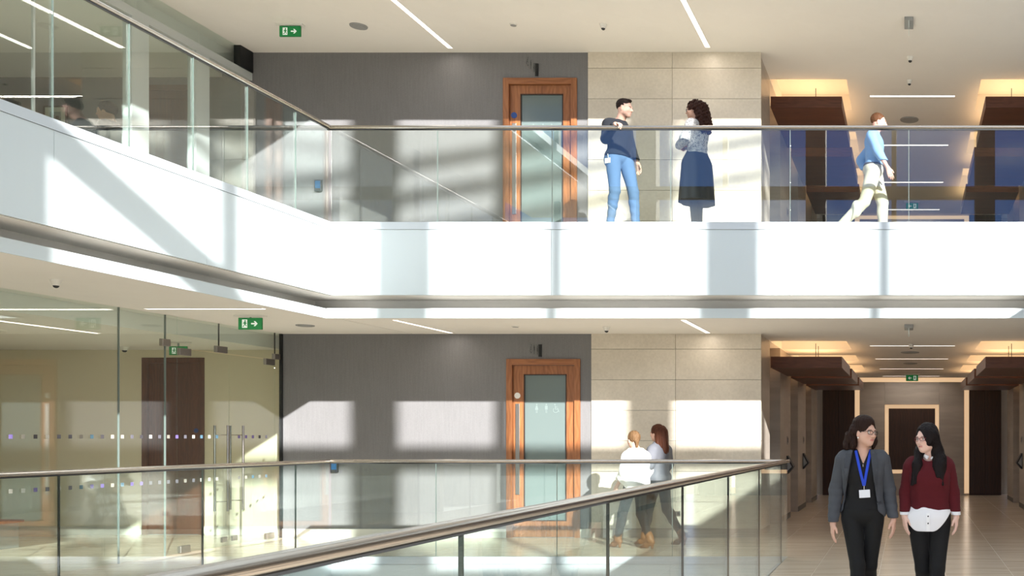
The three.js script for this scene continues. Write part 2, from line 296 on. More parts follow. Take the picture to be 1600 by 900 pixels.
// ------------------------------------------------------------------ glass front behind the viewer: columns, mullions, beams
{ const f = setting('wall_front', 'window front of the atrium behind the viewer', 'window front');
  for (let k = -2; k <= 2; k++) { const x = 1.85 + 4.11 * k; part('column', mbox(x - 0.24, x + 0.24, -4.2, ROOF, ZF - 0.15, ZF + 0.2), M.column, f); }
  for (let k = -2; k <= 2; k++) { const x = -0.36 + 4.11 * k; part('mullion', mbox(x - 0.06, x + 0.06, F2, ROOF, ZF - 0.05, ZF + 0.09), M.column, f); }
  part('beam', mbox(XGU - 0.3, XE, 7.32, 7.59, ZF - 0.1, ZF + 0.15), M.column, f);
  part('beam', mbox(XGU - 0.3, XE, 3.3, 5.02, ZF - 0.1, ZF + 0.15), M.column, f);
  part('end_wall', mbox(-16.2, XGU - 0.2, -4.2, 7.55, ZF, ZF + 0.2), M.plaster, f);
  const o = setting('trim_roof', 'slanting roof blades outside above the window front', 'roof blade');
  for (const [y, h] of [[14.2, 0.12], [14.72, 0.13], [15.2, 0.12]]) { const m = part('blade', mbox(-18, 18, -h / 2, h / 2, -0.12, 0.12), M.grey, o); m.position.set(9, y, 6); m.rotation.z = 0.16; }
  const g = setting('ground', 'paved ground outside the building', 'ground'); part('paving', mbox(-90, 90, -4.6, -4.3, 1.2, 120), M.ground, g);
}

// ------------------------------------------------------------------ glass balustrades
const railShape = (() => { const w = 0.034, h = 0.021, s = new THREE.Shape(); s.moveTo(-w + h, -h); s.lineTo(w - h, -h); s.absarc(w - h, 0, h, -Math.PI / 2, Math.PI / 2, false); s.lineTo(-w + h, h); s.absarc(-w + h, 0, h, Math.PI / 2, Math.PI * 1.5, false); return s; })();
const RAIL = 1.2;
function balustrade(label, [x, y, z], turn, L, joints, group, sealMat = M.seal, e0 = 0, e1 = 0) { const seal = sealMat === M.seal ? 0.01 : 0.006;        // runs along local +x from the origin
  const b = thing('glass_balustrade', label, 'balustrade', [x, y, z], turn, group);
  const rail = new THREE.ExtrudeGeometry(railShape, { depth: L + e0 + e1, bevelEnabled: false, curveSegments: 10 }).rotateY(Math.PI / 2).translate(-e0, RAIL, 0);
  part('handrail', rail, M.steel, b);
  part('rail_channel', mbox(-e0, L, RAIL - 0.034, RAIL - 0.018, -0.011, 0.011), M.charcoal, b);
  for (let i = 0; i + 1 < joints.length; i++) {
    part('glass_panel', mbox(joints[i] + 0.004, joints[i + 1] - 0.004, -0.06, RAIL - 0.02, -0.0085, 0.0085), M.glass, b);
    if (i) part('joint_seal', mbox(joints[i] - seal / 2, joints[i] + seal / 2, 0.0, RAIL - 0.02, -0.0075, 0.0075), sealMat, b);
  }
  return b;
}
const IN = 0.03;                                        // the glass stands this far behind the slab edge
balustrade('glass balustrade of the upper balcony where the man rests his hand', [XL - IN, F2, -DB - IN], 0, XM - XL + IN, backJoints.map((v) => v - XL + IN).map((v, i) => i ? v : 0.012), null, M.sealLight, 0.034);
balustrade('glass balustrade slanting up to the left on the upper gallery', [XL - IN, F2, -DB - IN], -Math.PI / 2, 12.6, leftJoints.map((d) => DB - d).concat([DB - 2.52, DB - 1.0]).map((v, i) => i ? v : 0.036), null, M.sealLight, -0.035);
balustrade('far glass balustrade along the lower walkway', [XL - IN, 0, -DB - IN], 0, XR - XL + 2 * IN, [0.012, 1.33, 2.85, 4.3, XR - XL + 2 * IN - 0.012], null, M.sealLight, 0.034, 0.034);
balustrade('glass balustrade on the lower left gallery before the glass doors', [XL - IN, 0, -DB - IN], -Math.PI / 2, 12.6, [0.036, 0.68, 2.18, 3.85, 5.5, 7.1, 8.7, 10.3, 12.5], null, M.seal, -0.035);
balustrade('nearest glass balustrade, its steel handrail crossing the foreground', [XR + IN, 0, -DB - IN], -Math.PI / 2, 12.6, [0.036, 0.56, 2.25, 3.93, 5.57, 7.18, 8.78, 10.4, 12.5], null, M.seal, -0.035);

// ------------------------------------------------------------------ glass wall with double doors, lower left
{
  const g = setting('window_1', 'frameless glass wall with double glass doors, lower left', 'glass wall'), t = 0.006;
  const pane = (d0, d1, y0, y1) => part('glass_pane', dbox(XG - t, XG + t, y0, y1, d0 + 0.003, d1 - 0.003), M.glass, g);
  for (const [d0, d1] of [[5.0, 6.4], [6.4, 8.0], [8.0, 9.7], [9.7, 11.37], [11.37, 12.08], [12.08, 12.28], [14.17, DW - 0.01]]) pane(d0, d1, 0.01, C1);
  pane(12.28, 13.02, 2.645, C1); pane(13.02, 14.17, 2.645, C1);
  const j = (d, y0 = 0, y1 = C1) => part('joint_seal', dbox(XG - 0.007, XG + 0.007, y0, y1, d - 0.004, d + 0.004), M.charcoal, g);
  j(9.7); j(13.02, 2.645); j(14.17, 2.645);
  for (const d of [11.37, 12.08]) part('joint_seal', dbox(XG - 0.009, XG + 0.009, 0, C1, d - 0.006, d + 0.006), M.sealLight, g);
  part('end_channel', dbox(XG - 0.02, XG + 0.02, 0, C1, DW - 0.03, DW), M.black, g);
  part('patch_fitting', rbox(0.05, 0.09, 0.13, 0.006, XG, 2.69, -12.08), M.patch, g);
  part('patch_fitting', rbox(0.05, 0.09, 0.2, 0.006, XG, 2.69, -13.06), M.patch, g);
  part('patch_fitting', rbox(0.05, 0.08, 0.12, 0.006, XG, 2.69, -14.2), M.patch, g);
  // square dots stuck on the glass, two rows
  const cols = [0x6c6a74, 0x9a948a, 0x5b7f93, 0x7a6aa8, 0xb9b4a8, 0x4a474c, 0xd9d6cc].map((c) => S({ color: c, roughness: 0.6 }));
  const rows = [[], [], [], [], [], [], []]; let k = 0;
  for (let d = 7.3; d < 14.1; d += 0.142) { if (Math.abs(d - 13.22) < 0.12) { k++; continue; } for (const y of [1.505, 0.935]) rows[Math.floor(rnd() * 7)].push(dbox(XG + t, XG + t + 0.0015, y - 0.022, y + 0.022, d - 0.022, d + 0.022)); k++; }
  rows.forEach((r, i) => { const m = part('glass_dots', merge(r), cols[i], g); m.userData.kind = 'stuff'; });
  const leaf = (d0, d1, label, hd, hinge) => {
    const l = thing('glass_door', label, 'glass door', [XG, 0, -d0]);
    const local = (a, b, y0, y1, xx = t) => mbox(-xx, xx, y0, y1, -(b - d0), -(a - d0));
    part('door_glass', local(d0 + 0.004, d1 - 0.004, 0.012, 2.635), M.glass, l);
    const hp = (d) => -(d - d0);
    const h = new THREE.Group(); h.name = 'pull_handle'; l.add(h);
    for (const s of [-1, 1]) { part('grip', cyl([s * 0.09, 0.49, hp(hd)], [s * 0.09, 1.66, hp(hd)], 0.015, 16), M.steel, h); }
    for (const y of [0.62, 1.53]) part('spacer', cyl([-0.09, y, hp(hd)], [0.09, y, hp(hd)], 0.007, 10), M.steel, h);
    for (const [y, w] of [[2.6, 0.2], [0.055, 0.17]]) part('patch_fitting', rbox(0.045, 0.09, w, 0.006, 0, y, hp(hinge)), M.patch, l);
    part('lock_case', rbox(0.03, 0.07, 0.1, 0.004, 0, 0.1, hp(hd + (hd < 13.22 ? 0.05 : -0.05))), M.patch, l);
  };
  leaf(12.28, 13.22, 'left glass door leaf with long steel pull handle', 13.07, 12.4);
  leaf(13.22, 14.17, 'right glass door leaf with long steel pull handle, by grey wall', 13.37, 14.05);
}
// ------------------------------------------------------------------ glass wall of the upper left room
{
  const g = setting('window_2', 'glass wall of the upper left room with pale metal posts', 'glass wall');
  const ds = [7.5, 8.4, 9.4, 10.8, 12.24, 13.32, DW - 0.15];
  for (let i = 0; i + 1 < ds.length; i++) { part('glass_pane', dbox(XGU - 0.006, XGU + 0.006, F2 + 0.02, 6.82, ds[i] + 0.01, ds[i + 1] - 0.01), M.glass, g); part('glass_pane', dbox(XGU - 0.006, XGU + 0.006, 6.93, C2, ds[i] + 0.01, ds[i + 1] - 0.01), M.glass, g); }
  part('transom', dbox(XGU - 0.05, XGU + 0.05, 6.82, 6.93, 7.5, DW), M.post, g);
  part('wall_board', dbox(XGU - 0.1, XGU, F2, C2, 0.7, 7.5), M.plaster, g);
  for (const [a, b] of [[12.1, 12.37], [13.19, 13.44]]) part('post', dbox(XGU - 0.06, XGU + 0.06, F2, 6.82, a, b), M.post, g);
  for (const d of [8.4, 9.4, 10.8]) part('joint_seal', dbox(XGU - 0.012, XGU + 0.012, F2, 6.82, d - 0.012, d + 0.012), M.post, g);
  part('black_panel', dbox(XGU - 0.03, XGU + 0.07, 6.93, C2, DW - 0.28, DW - 0.01), M.black, g);
}

// ------------------------------------------------------------------ wash room doors
function canvasTex(w, h, draw) { const c = document.createElement('canvas'); c.width = w; c.height = h; draw(c.getContext('2d'), w, h); const t = new THREE.CanvasTexture(c); t.colorSpace = THREE.SRGBColorSpace; return t; }
function man(c, x, y, s, woman) {
  c.beginPath(); c.arc(x, y + s * 0.09, s * 0.085, 0, 7); c.fill();
  c.beginPath(); if (woman) { c.moveTo(x - s * 0.08, y + s * 0.2); c.lineTo(x + s * 0.08, y + s * 0.2); c.lineTo(x + s * 0.2, y + s * 0.66); c.lineTo(x - s * 0.2, y + s * 0.66); } else { c.rect(x - s * 0.15, y + s * 0.2, s * 0.3, s * 0.42); } c.fill();
  c.fillRect(x - s * 0.085, y + s * 0.6, s * 0.07, s * 0.4); c.fillRect(x + s * 0.015, y + s * 0.6, s * 0.07, s * 0.4);
}
function wheel(c, x, y, s) {
  c.lineWidth = s * 0.075; c.beginPath(); c.arc(x - s * 0.02, y + s * 0.68, s * 0.27, -0.9, 3.9); c.stroke();
  c.beginPath(); c.arc(x - s * 0.1, y + s * 0.09, s * 0.085, 0, 7); c.fill();
  c.beginPath(); c.moveTo(x - s * 0.08, y + s * 0.2); c.lineTo(x - s * 0.04, y + s * 0.58); c.lineTo(x + s * 0.22, y + s * 0.58); c.lineTo(x + s * 0.34, y + s * 0.9); c.stroke(); c.beginPath(); c.moveTo(x - s * 0.06, y + s * 0.36); c.lineTo(x + s * 0.18, y + s * 0.36); c.stroke();
}
const icons = (fg, bg) => canvasTex(384, 128, (c) => { c.fillStyle = bg; c.fillRect(0, 0, 384, 128); c.fillStyle = c.strokeStyle = fg; man(c, 70, 8, 112, true); man(c, 185, 8, 112, false); wheel(c, 300, 8, 112); });
const iconAlpha = icons('#ffffff', '#000000'); iconAlpha.colorSpace = THREE.NoColorSpace;
const etched = S({ color: 0x748381, roughness: 0.7, alphaMap: iconAlpha, transparent: true }), printed = S({ color: 0x141516, roughness: 0.7, alphaMap: iconAlpha, transparent: true, side: THREE.DoubleSide });
function washDoor(n, y0, dx, label) {
  const d = setting('door_' + n, label, 'door'), a = -6.0 + dx, b = -4.9 + dx, z0 = DW;
  const fr = (x0, x1, yy0, yy1) => dbox(x0, x1, y0 + yy0, y0 + yy1, z0 - 0.025, z0 + 0.12);
  part('door_frame', merge([fr(a, a + 0.085, 0, 2.665), fr(b - 0.085, b, 0, 2.665), dbox(a + 0.085, b - 0.085, y0 + 2.575, y0 + 2.665, z0 - 0.025, z0 + 0.12, true)]), M.door, d);
  const lx0 = a + 0.09, lx1 = b - 0.09, gx0 = a + 0.245, gx1 = b - 0.215, gy0 = 0.245, gy1 = 2.44, f = (x0, x1, yy0, yy1, sw) => dbox(x0, x1, y0 + yy0, y0 + yy1, z0 + 0.02, z0 + 0.07, sw, 0.2, 0.3);
  const leaf = part('door_leaf', merge([f(lx0, gx0, 0.006, 2.57), f(gx1, lx1, 0.006, 2.57), f(gx0, gx1, 0.006, gy0), f(gx0, gx1, gy1, 2.57)]), M.door, d);
  part('glazing_bead', merge([dbox(gx0, gx0 + 0.014, y0 + gy0, y0 + gy1, z0 + 0.014, z0 + 0.03), dbox(gx1 - 0.014, gx1, y0 + gy0, y0 + gy1, z0 + 0.014, z0 + 0.03), dbox(gx0, gx1, y0 + gy0, y0 + gy0 + 0.014, z0 + 0.014, z0 + 0.03), dbox(gx0, gx1, y0 + gy1 - 0.014, y0 + gy1, z0 + 0.014, z0 + 0.03)]), M.dark, leaf);
  const gl = part('door_glass', dbox(gx0 + 0.01, gx1 - 0.01, y0 + gy0 + 0.01, y0 + gy1 - 0.01, z0 + 0.035, z0 + 0.05), M.frost, leaf);
  const ic = part('pictograms', new THREE.PlaneGeometry(0.48, 0.16), etched, d); ic.position.set((gx0 + gx1) / 2 + 0.02, y0 + 1.93, -z0 - 0.0335);
  const pull = part('pull_plate', rbox(0.062, 1.36, 0.012, 0.004, a + 0.155, y0 + 1.32, -z0 - 0.012), M.patch, d);
  part('sign_disc', new THREE.CylinderGeometry(0.045, 0.045, 0.005, 24).rotateX(Math.PI / 2).translate(a + 0.15, y0 + 2.12, -z0 - 0.0175), n === 1 ? M.whitePlastic : S({ color: 0x1d4a94, roughness: 0.4 }), d);
  const s = thing('wash_room_sign', `small black blade sign jutting out above the ${n === 1 ? 'lower' : 'upper'} washroom door`, 'sign', [-5.5 + dx, y0 + 2.79, -z0]);
  part('wall_plate', rbox(0.045, 0.185, 0.02, 0.003, 0, 0, 0.01), M.black, s);
  part('blade', mbox(-0.004, 0.004, -0.085, 0.085, 0.02, 0.43), M.clear, s);
  const pic = part('pictograms', new THREE.PlaneGeometry(0.4, 0.15), printed, s); pic.rotation.y = -Math.PI / 2; pic.position.set(-0.006, 0, 0.225);
}
washDoor(1, 0, 0, 'brown wooden washroom door with tall frosted pane, lower level');
washDoor(2, F2, -0.05, 'brown wooden washroom door with tall frosted pane, upper level');

// ------------------------------------------------------------------ ceiling lights and small ceiling fittings
const WARM = new THREE.Color(1, 0.91, 0.81), AMBER = new THREE.Color(1, 0.58, 0.28);
function linear(label, x, y, d, L, along, group, power = 13) {      // flush linear light, along 'x' or 'z', centred
  const t = thing('linear_light', label, 'ceiling light', [x, y, -d], along === 'z' ? Math.PI / 2 : 0, group);
  part('diffuser', mbox(-L / 2, L / 2, -0.004, 0.02, -0.035, 0.035), M.lamp, t);
  part('housing', merge([mbox(-L / 2 - 0.008, L / 2 + 0.008, -0.006, 0.03, -0.042, -0.035), mbox(-L / 2 - 0.008, L / 2 + 0.008, -0.006, 0.03, 0.035, 0.042)]), M.whitePlastic, t);
  areaLight(t, L, 0.07, WARM, power, [0, -0.012, 0], [0, -1, 0]);
}
linear('slanting linear ceiling light above the upper grey wall', -6.76, C2, 13.2, 1.92, 'z');
linear('slanting linear ceiling light above the upper stone panels', -2.96, C2, 13.2, 1.86, 'z');
linear('short linear ceiling light before the lower wooden door', -6.75, C1, 13.4, 1.55, 'z');
linear('short linear ceiling light above the lower stone panels', -2.96, C1, 13.4, 1.55, 'z');
linear('linear light in the lower left ceiling beside the exit sign', -8.44, C1, 11.5, 1.42, 'x');
linear('linear light in the lower left gallery ceiling nearer the viewer', -8.44, C1, 7.4, 1.42, 'x');
linear('linear light in the ceiling of the lower room behind glass', -12.2, 2.84, 10.9, 2.2, 'z', null, 75);
linear('linear light in the ceiling of the upper room behind glass', -12.6, F2 + 2.84, 12.0, 2.2, 'z', null, 16);

function disc(label, name, cat, x, y, d, r, mat, dome) {
  const t = thing(name, label, cat, [x, y, -d]);
  part('rim', new THREE.CylinderGeometry(r, r * 0.96, 0.014, 32).translate(0, -0.007, 0), mat, t);
  if (dome) { part('body', new THREE.CylinderGeometry(r * 0.9, r * 0.6, 0.045, 24).translate(0, -0.035, 0), mat, t); part('lens', new THREE.SphereGeometry(r * 0.52, 20, 10, 0, 6.3, Math.PI / 2, Math.PI / 2).translate(0, -0.055, 0), M.charcoal, t); }
  else part('grille', new THREE.CylinderGeometry(r * 0.78, r * 0.78, 0.006, 32).translate(0, -0.016, 0), M.grey, t);
}
disc('round ceiling speaker near the upper exit sign', 'ceiling_speaker', 'speaker', -7.68, C2, 13.4, 0.115, M.grey);
disc('flat round ceiling speaker at the lower left ceiling corner', 'ceiling_speaker', 'speaker', -8.3, C1, 13.2, 0.115, M.grey);
disc('small flush disc in the upper ceiling before the wooden door', 'ceiling_disc', 'ceiling disc', -5.5, C2, 13.35, 0.05, M.whitePlastic);
disc('small flush disc in the lower ceiling before the wooden door', 'ceiling_disc', 'ceiling disc', -5.45, C1, 13.3, 0.05, M.whitePlastic);
disc('smoke detector on the upper ceiling left of the man', 'smoke_detector', 'smoke detector', -4.25, C2, 13.35, 0.052, M.whitePlastic, true);
disc('smoke detector on the lower ceiling before the stone panels', 'smoke_detector', 'smoke detector', -4.22, C1, 13.4, 0.052, M.whitePlastic, true);
disc('small detector on the lower left gallery ceiling', 'smoke_detector', 'smoke detector', -8.35, C1, 9.4, 0.05, M.whitePlastic, true);
disc('dark camera dome on the upper ceiling below the grey box', 'camera_dome', 'camera', 0.02, C2, 14.5, 0.055, M.whitePlastic, true);
disc('smoke detector on the upper ceiling above the lobby light', 'smoke_detector', 'smoke detector', 0.01, C2, 15.45, 0.05, M.whitePlastic, true);
disc('flat round speaker in the upper lobby ceiling', 'ceiling_speaker', 'speaker', 0.01, C2, 17.35, 0.17, M.grey);
disc('smoke detector on the lower lobby ceiling before the first light', 'smoke_detector', 'smoke detector', 0.04, C1, 15.9, 0.05, M.whitePlastic, true);
disc('flat round speaker in the lower lobby ceiling', 'ceiling_speaker', 'speaker', 0.02, C1, 17.4, 0.17, M.grey);
disc('flat round speaker deep in the lower lobby ceiling', 'ceiling_speaker', 'speaker', 0.03, C1, 20.0, 0.15, M.grey);
disc('dark dome camera on the ceiling of the lower room behind glass', 'camera_dome', 'camera', -11.6, 2.84, 14.2, 0.06, M.whitePlastic, true);
disc('round vent in the ceiling of the lower room behind glass', 'ceiling_vent', 'vent', -11.6, 2.84, 11.9, 0.32, M.whitePlastic);
for (const [y, w] of [[C2, 'upper'], [C1, 'lower']]) {
  const t = thing('edge_sign', `thin exit sign seen edge-on under a grey box, ${w} lobby ceiling`, 'exit sign', [0, y, -13.25]);
  part('housing', rbox(0.12, 0.05, 0.3, 0.006, 0, -0.025, 0), M.grey, t);
  part('blade', mbox(-0.004, 0.004, -0.14, -0.05, -0.14, 0.14), Ph({ color: new THREE.Color(0.9, 0.95, 0.92), roughness: 0.05, transmission: 0.6, thickness: 0, emissive: new THREE.Color(0.8, 0.9, 0.85), emissiveIntensity: 0.25 }), t);
}
// green running-man signs
const exitTex = (left) => canvasTex(256, 128, (c) => {
  c.fillStyle = '#0b7a3c'; c.fillRect(0, 0, 256, 128); c.fillStyle = '#f2fbf4';
  const mx = left ? 1 : 0; const X = (x) => mx ? 256 - x : x;
  const rect = (x, y, w, h) => c.fillRect(mx ? 256 - x - w : x, y, w, h); const poly = (p) => { c.beginPath(); p.forEach(([x, y], i) => i ? c.lineTo(X(x), y) : c.moveTo(X(x), y)); c.closePath(); c.fill(); };
  rect(40, 18, 58, 92); c.fillStyle = '#0b7a3c'; c.beginPath(); c.arc(X(74), 34, 9, 0, 7); c.fill();
  poly([[62, 44], [82, 44], [80, 74], [64, 72]]); poly([[64, 48], [48, 60], [52, 66], [68, 58]]); poly([[80, 48], [94, 62], [90, 67], [76, 56]]); poly([[70, 70], [80, 72], [92, 92], [84, 96]]); poly([[64, 70], [73, 72], [60, 98], [44, 100], [44, 93], [55, 92]]);
  c.fillStyle = '#f2fbf4'; poly([[140, 56], [184, 56], [168, 36], [186, 36], [212, 64], [186, 92], [168, 92], [184, 72], [140, 72]]);
});
function exitSign(label, x, y, d, ceilY, w = 0.3, left = false, turn = 0) {
  const t = thing('exit_sign', label, 'exit sign', [x, y, -d], turn), h = w / 2, tx = exitTex(left);
  part('panel', rbox(w, h, 0.02, 0.004), S({ color: 0x0b7a3c, roughness: 0.4 }), t);
  const face = part('face', new THREE.PlaneGeometry(w * 0.985, h * 0.97), S({ map: tx, emissive: 0xffffff, emissiveMap: tx, emissiveIntensity: 0.25, roughness: 0.4 }), t); face.position.z = 0.0115;
  part('mount', mbox(-w * 0.62, w * 0.62, ceilY - y - 0.02, ceilY - y, -0.04, 0.04), M.whitePlastic, t); part('stem', mbox(-0.01, 0.01, h / 2, ceilY - y - 0.01, -0.006, 0.006), M.grey, t);
}
exitSign('green exit sign hanging from the upper ceiling at top left', -8.6, C2 - 0.1, 13.35, C2, 0.295);
exitSign('green exit sign hanging over the lower left gallery', -8.33, 2.935, 12.15, C1, 0.3);
exitSign('green exit sign inside the room behind the lower glass doors', -10.27, 2.715, 13.5, 2.84, 0.25);
exitSign('small green exit sign hanging deep in the lower lift lobby', 0.08, 2.97 - 0.03, 23.4, C1, 0.3, true);
exitSign('green exit sign hanging deep in the upper lift lobby', 0.08, F2 + 2.94, 23.4, C2, 0.3, true);

// wall units
for (const [y0, x, w] of [[0, -8.56, 'lower'], [F2, -8.8, 'upper']]) {
  const t = thing('control_unit', `small dark wall control with blue screen on the ${w} grey wall`, 'wall control', [x, y0 + 1.06, -DW]);
  part('case', rbox(0.105, 0.17, 0.04, 0.006, 0, 0, 0.02), M.charcoal, t); part('screen', mbox(-0.038, 0.038, -0.045, 0.065, 0.04, 0.042), M.screen, t);
}
{ const t = thing('power_socket', 'grey double socket low on the stone panels behind the railing', 'socket', [-3.46, 0.36, -DW + 0.02]);
  part('plate', rbox(0.115, 0.075, 0.012, 0.003, 0, 0, 0.006), M.patch, t); for (const s of [-1, 1]) part('outlet', rbox(0.036, 0.04, 0.008, 0.002, s * 0.027, 0, 0.012), M.charcoal, t); }
{ const t = thing('picture_frame', 'small framed picture with pale mat on the dark wall, upper left', 'picture', [-13.1, 6.42, -DR]);
  part('frame', merge([mbox(-0.18, 0.18, 0.145, 0.165, 0, 0.025), mbox(-0.18, 0.18, -0.165, -0.145, 0, 0.025), mbox(-0.18, -0.16, -0.165, 0.165, 0, 0.025), mbox(0.16, 0.18, -0.165, 0.165, 0, 0.025)]), M.dark, t);
  part('mat', mbox(-0.16, 0.16, -0.145, 0.145, 0, 0.012), S({ color: 0xd9dccb, roughness: 0.8 }), t);
  part('print', new THREE.PlaneGeometry(0.17, 0.15).translate(0, 0, 0.0135), S({ map: canvasTex(64, 56, (c) => { c.fillStyle = '#9aa39a'; c.fillRect(0, 0, 64, 56); c.fillStyle = '#6f7a66'; c.fillRect(0, 36, 64, 20); c.fillStyle = '#57514a'; c.fillRect(10, 18, 16, 24); c.fillRect(32, 24, 20, 18); c.fillStyle = '#8c5a48'; c.fillRect(14, 22, 6, 18); }), roughness: 0.7 }), t); }
{ const t = thing('low_bench', 'low grey bench with pale wooden top in the room behind glass, far left', 'bench', [-12.9, 0, -12.5]);
  part('bench_body', rbox(1.56, 0.34, 1.16, 0.01, 0, 0.17, 0), M.grey, t); part('bench_top', rbox(1.64, 0.04, 1.24, 0.01, 0, 0.36, 0), S({ map: T.door, color: 0xffe6c8, roughness: 0.5 }), t); }

// ------------------------------------------------------------------ lift lobbies
let doorNo = 4;
function lobby(y0, yc, w) {
  const cx = (LX0 + LX1) / 2, spans = [[14.33, 15.4], [16.64, 18.1], [19.3, 20.77], [21.98, 23.3]], gaps = [[15.4, 16.64], [18.1, 19.3], [20.77, 21.98]];
  for (const s of [-1, 1]) {
    const side = s < 0 ? 'left' : 'right', X = (v) => cx + s * (v - cx) * 1, face = s < 0 ? LX0 : LX1, B = (a, b, ...r) => dbox(Math.min(face + s * a, face + s * b), Math.max(face + s * a, face + s * b), ...r);
    const wall = setting('wall_lobby_' + side, `pale stone piers on the ${side} of the ${w} lift lobby`, 'wall');
    spans.forEach(([a, b]) => part('stone_pier', B(0, 0.6, y0, yc, a, b), M.pier, wall));
    part('wall_board', B(0.4, 0.6, y0, yc, DW + 0.3, DE), M.pier, wall);
    part('pier_base', merge(spans.map(([a, b]) => B(-0.006, 0.1, y0, y0 + 0.1, a + 0.02, b - 0.02))), M.backing, wall);
    gaps.forEach(([a, b], i) => {
      const t = setting('door_' + ++doorNo, `${['first', 'second', 'third'][i]} lift door from the front on the ${side} of the ${w} lobby, steel under wood`, 'lift door'); t.position.set(face + s * 0.28, y0, -(a + b) / 2); t.rotation.y = s < 0 ? Math.PI / 2 : -Math.PI / 2;
      const W = b - a;                                   // local z looks into the lobby
      for (const q of [-1, 1]) part('door_leaf', mbox(q < 0 ? -W / 2 : 0.002, q < 0 ? -0.002 : W / 2, 0.01, 2.08, -0.05, -0.01), M.lift, t);
      part('header_panel', mbox(-W / 2, W / 2, 2.1, yc - y0, -0.05, 0.08), M.canopy, t);
      part('door_track', mbox(-W / 2, W / 2, 2.08, 2.1, -0.05, 0.02), M.charcoal, t);
      part('floor_indicator', rbox(0.16, 0.12, 0.05, 0.008, 0, 2.38, 0.1), M.charcoal, t);
    });
    [[16.64, 18.1], [19.3, 20.77]].forEach(([a, b], i) => {
      const c = (a + b) / 2 + 0.25, sh = new THREE.Shape(); sh.moveTo(0, 0.15); sh.lineTo(0.115, -0.045); sh.lineTo(0, -0.16); sh.closePath();
      const t = thing('lift_call_panel', `black wedge-shaped lift call panel on the ${i ? 'second' : 'first'} ${side} pier of the ${w} lobby`, 'call panel', [face, y0 + 1.0, -c], s < 0 ? 0 : Math.PI);
      const ring = new THREE.Shape([new THREE.Vector2(0, 0.16), new THREE.Vector2(0.018, 0.16), new THREE.Vector2(0.125, -0.04), new THREE.Vector2(0.018, -0.17), new THREE.Vector2(0, -0.17)]), hole = new THREE.Path([new THREE.Vector2(0.012, 0.11), new THREE.Vector2(0.096, -0.042), new THREE.Vector2(0.012, -0.125)]); ring.holes.push(hole);
      part('frame', new THREE.ExtrudeGeometry(ring, { depth: 0.22, bevelEnabled: false }).translate(0, 0, -0.11), M.black, t);
      part('core', new THREE.ExtrudeGeometry(new THREE.Shape([new THREE.Vector2(0.004, 0.125), new THREE.Vector2(0.105, -0.042), new THREE.Vector2(0.004, -0.14)]), { depth: 0.2, bevelEnabled: false }).translate(0, 0, -0.1), M.grey, t);
      const p = thing('lift_indicator_plate', `small steel plate above the call panel on the ${i ? 'second' : 'first'} ${side} pier, ${w} lobby`, 'wall plate', [face - s * 0.006, y0 + 1.44, -c]);
      part('plate', rbox(0.012, 0.15, 0.12, 0.003), M.patch, p); part('display', mbox(s < 0 ? 0.006 : -0.008, s < 0 ? 0.008 : -0.006, -0.04, 0.05, -0.04, 0.04), M.charcoal, p);
    });
    // hanging wooden canopies under warm ceiling coffers
    const inner = face - s * 1.15;
    [[15.5, 17.65], [18.2, 20.3], [20.85, 22.9]].forEach(([a, b], i) => {
      const x0 = Math.min(face, inner), x1 = Math.max(face, inner), t = thing('wood_canopy', `${['first', 'second', 'third'][i]} hanging dark wood canopy on the ${side} of the ${w} lobby ceiling`, 'canopy', [(x0 + x1) / 2, yc - 0.24, -(a + b) / 2]), hw = (x1 - x0) / 2, hd = (b - a) / 2;
      part('soffit_board', mbox(-hw, hw, -0.18, -0.155, -hd, hd, true), M.canopy, t);
      part('front_board', mbox(-hw, hw, -0.155, 0, hd - 0.025, hd, true), M.canopy, t); part('rear_board', mbox(-hw, hw, -0.155, 0, -hd, -hd + 0.025, true), M.canopy, t);
      part('end_board', mbox(s < 0 ? hw - 0.025 : -hw, s < 0 ? hw : -hw + 0.025, -0.155, 0, -hd + 0.025, hd - 0.025, true), M.canopy, t);
      part('light_strip', mbox(-hw + 0.1, hw - 0.15, -0.15, -0.12, -hd + 0.15, hd - 0.15), M.warm, t);
      for (const dz of [hd - 0.3, hd - 0.75]) part('hanger', cyl([s < 0 ? hw - 0.45 : -hw + 0.45, 0.24, dz], [s < 0 ? hw - 0.45 : -hw + 0.45, -0.15, dz], 0.006, 6), M.charcoal, t);
      areaLight(t, 2 * hw - 0.3, 2 * hd - 0.4, AMBER, 0.95, [0, -0.1, 0], [0, 1, 0]);
    });
  }
  // ceiling with six coffers
  const c = setting('ceiling', `plaster ceiling of the ${w} lift lobby with warm coffers`, 'ceiling'), cof = [[15.4, 16.86], [18.05, 19.45], [20.5, 22.1]], ex = [[LX0, -1.0], [1.16, LX1]];
  part('ceiling_board', dbox(-1.0, 1.16, yc, yc + 0.1, DW, DE), M.plaster, c); for (const [a, b] of [[LX0 - 0.6, LX0 - 0.02], [LX1 + 0.02, LX1 + 0.6]]) part('ceiling_board', dbox(a, b, yc, yc + 0.1, DW, DE), M.plaster, c);
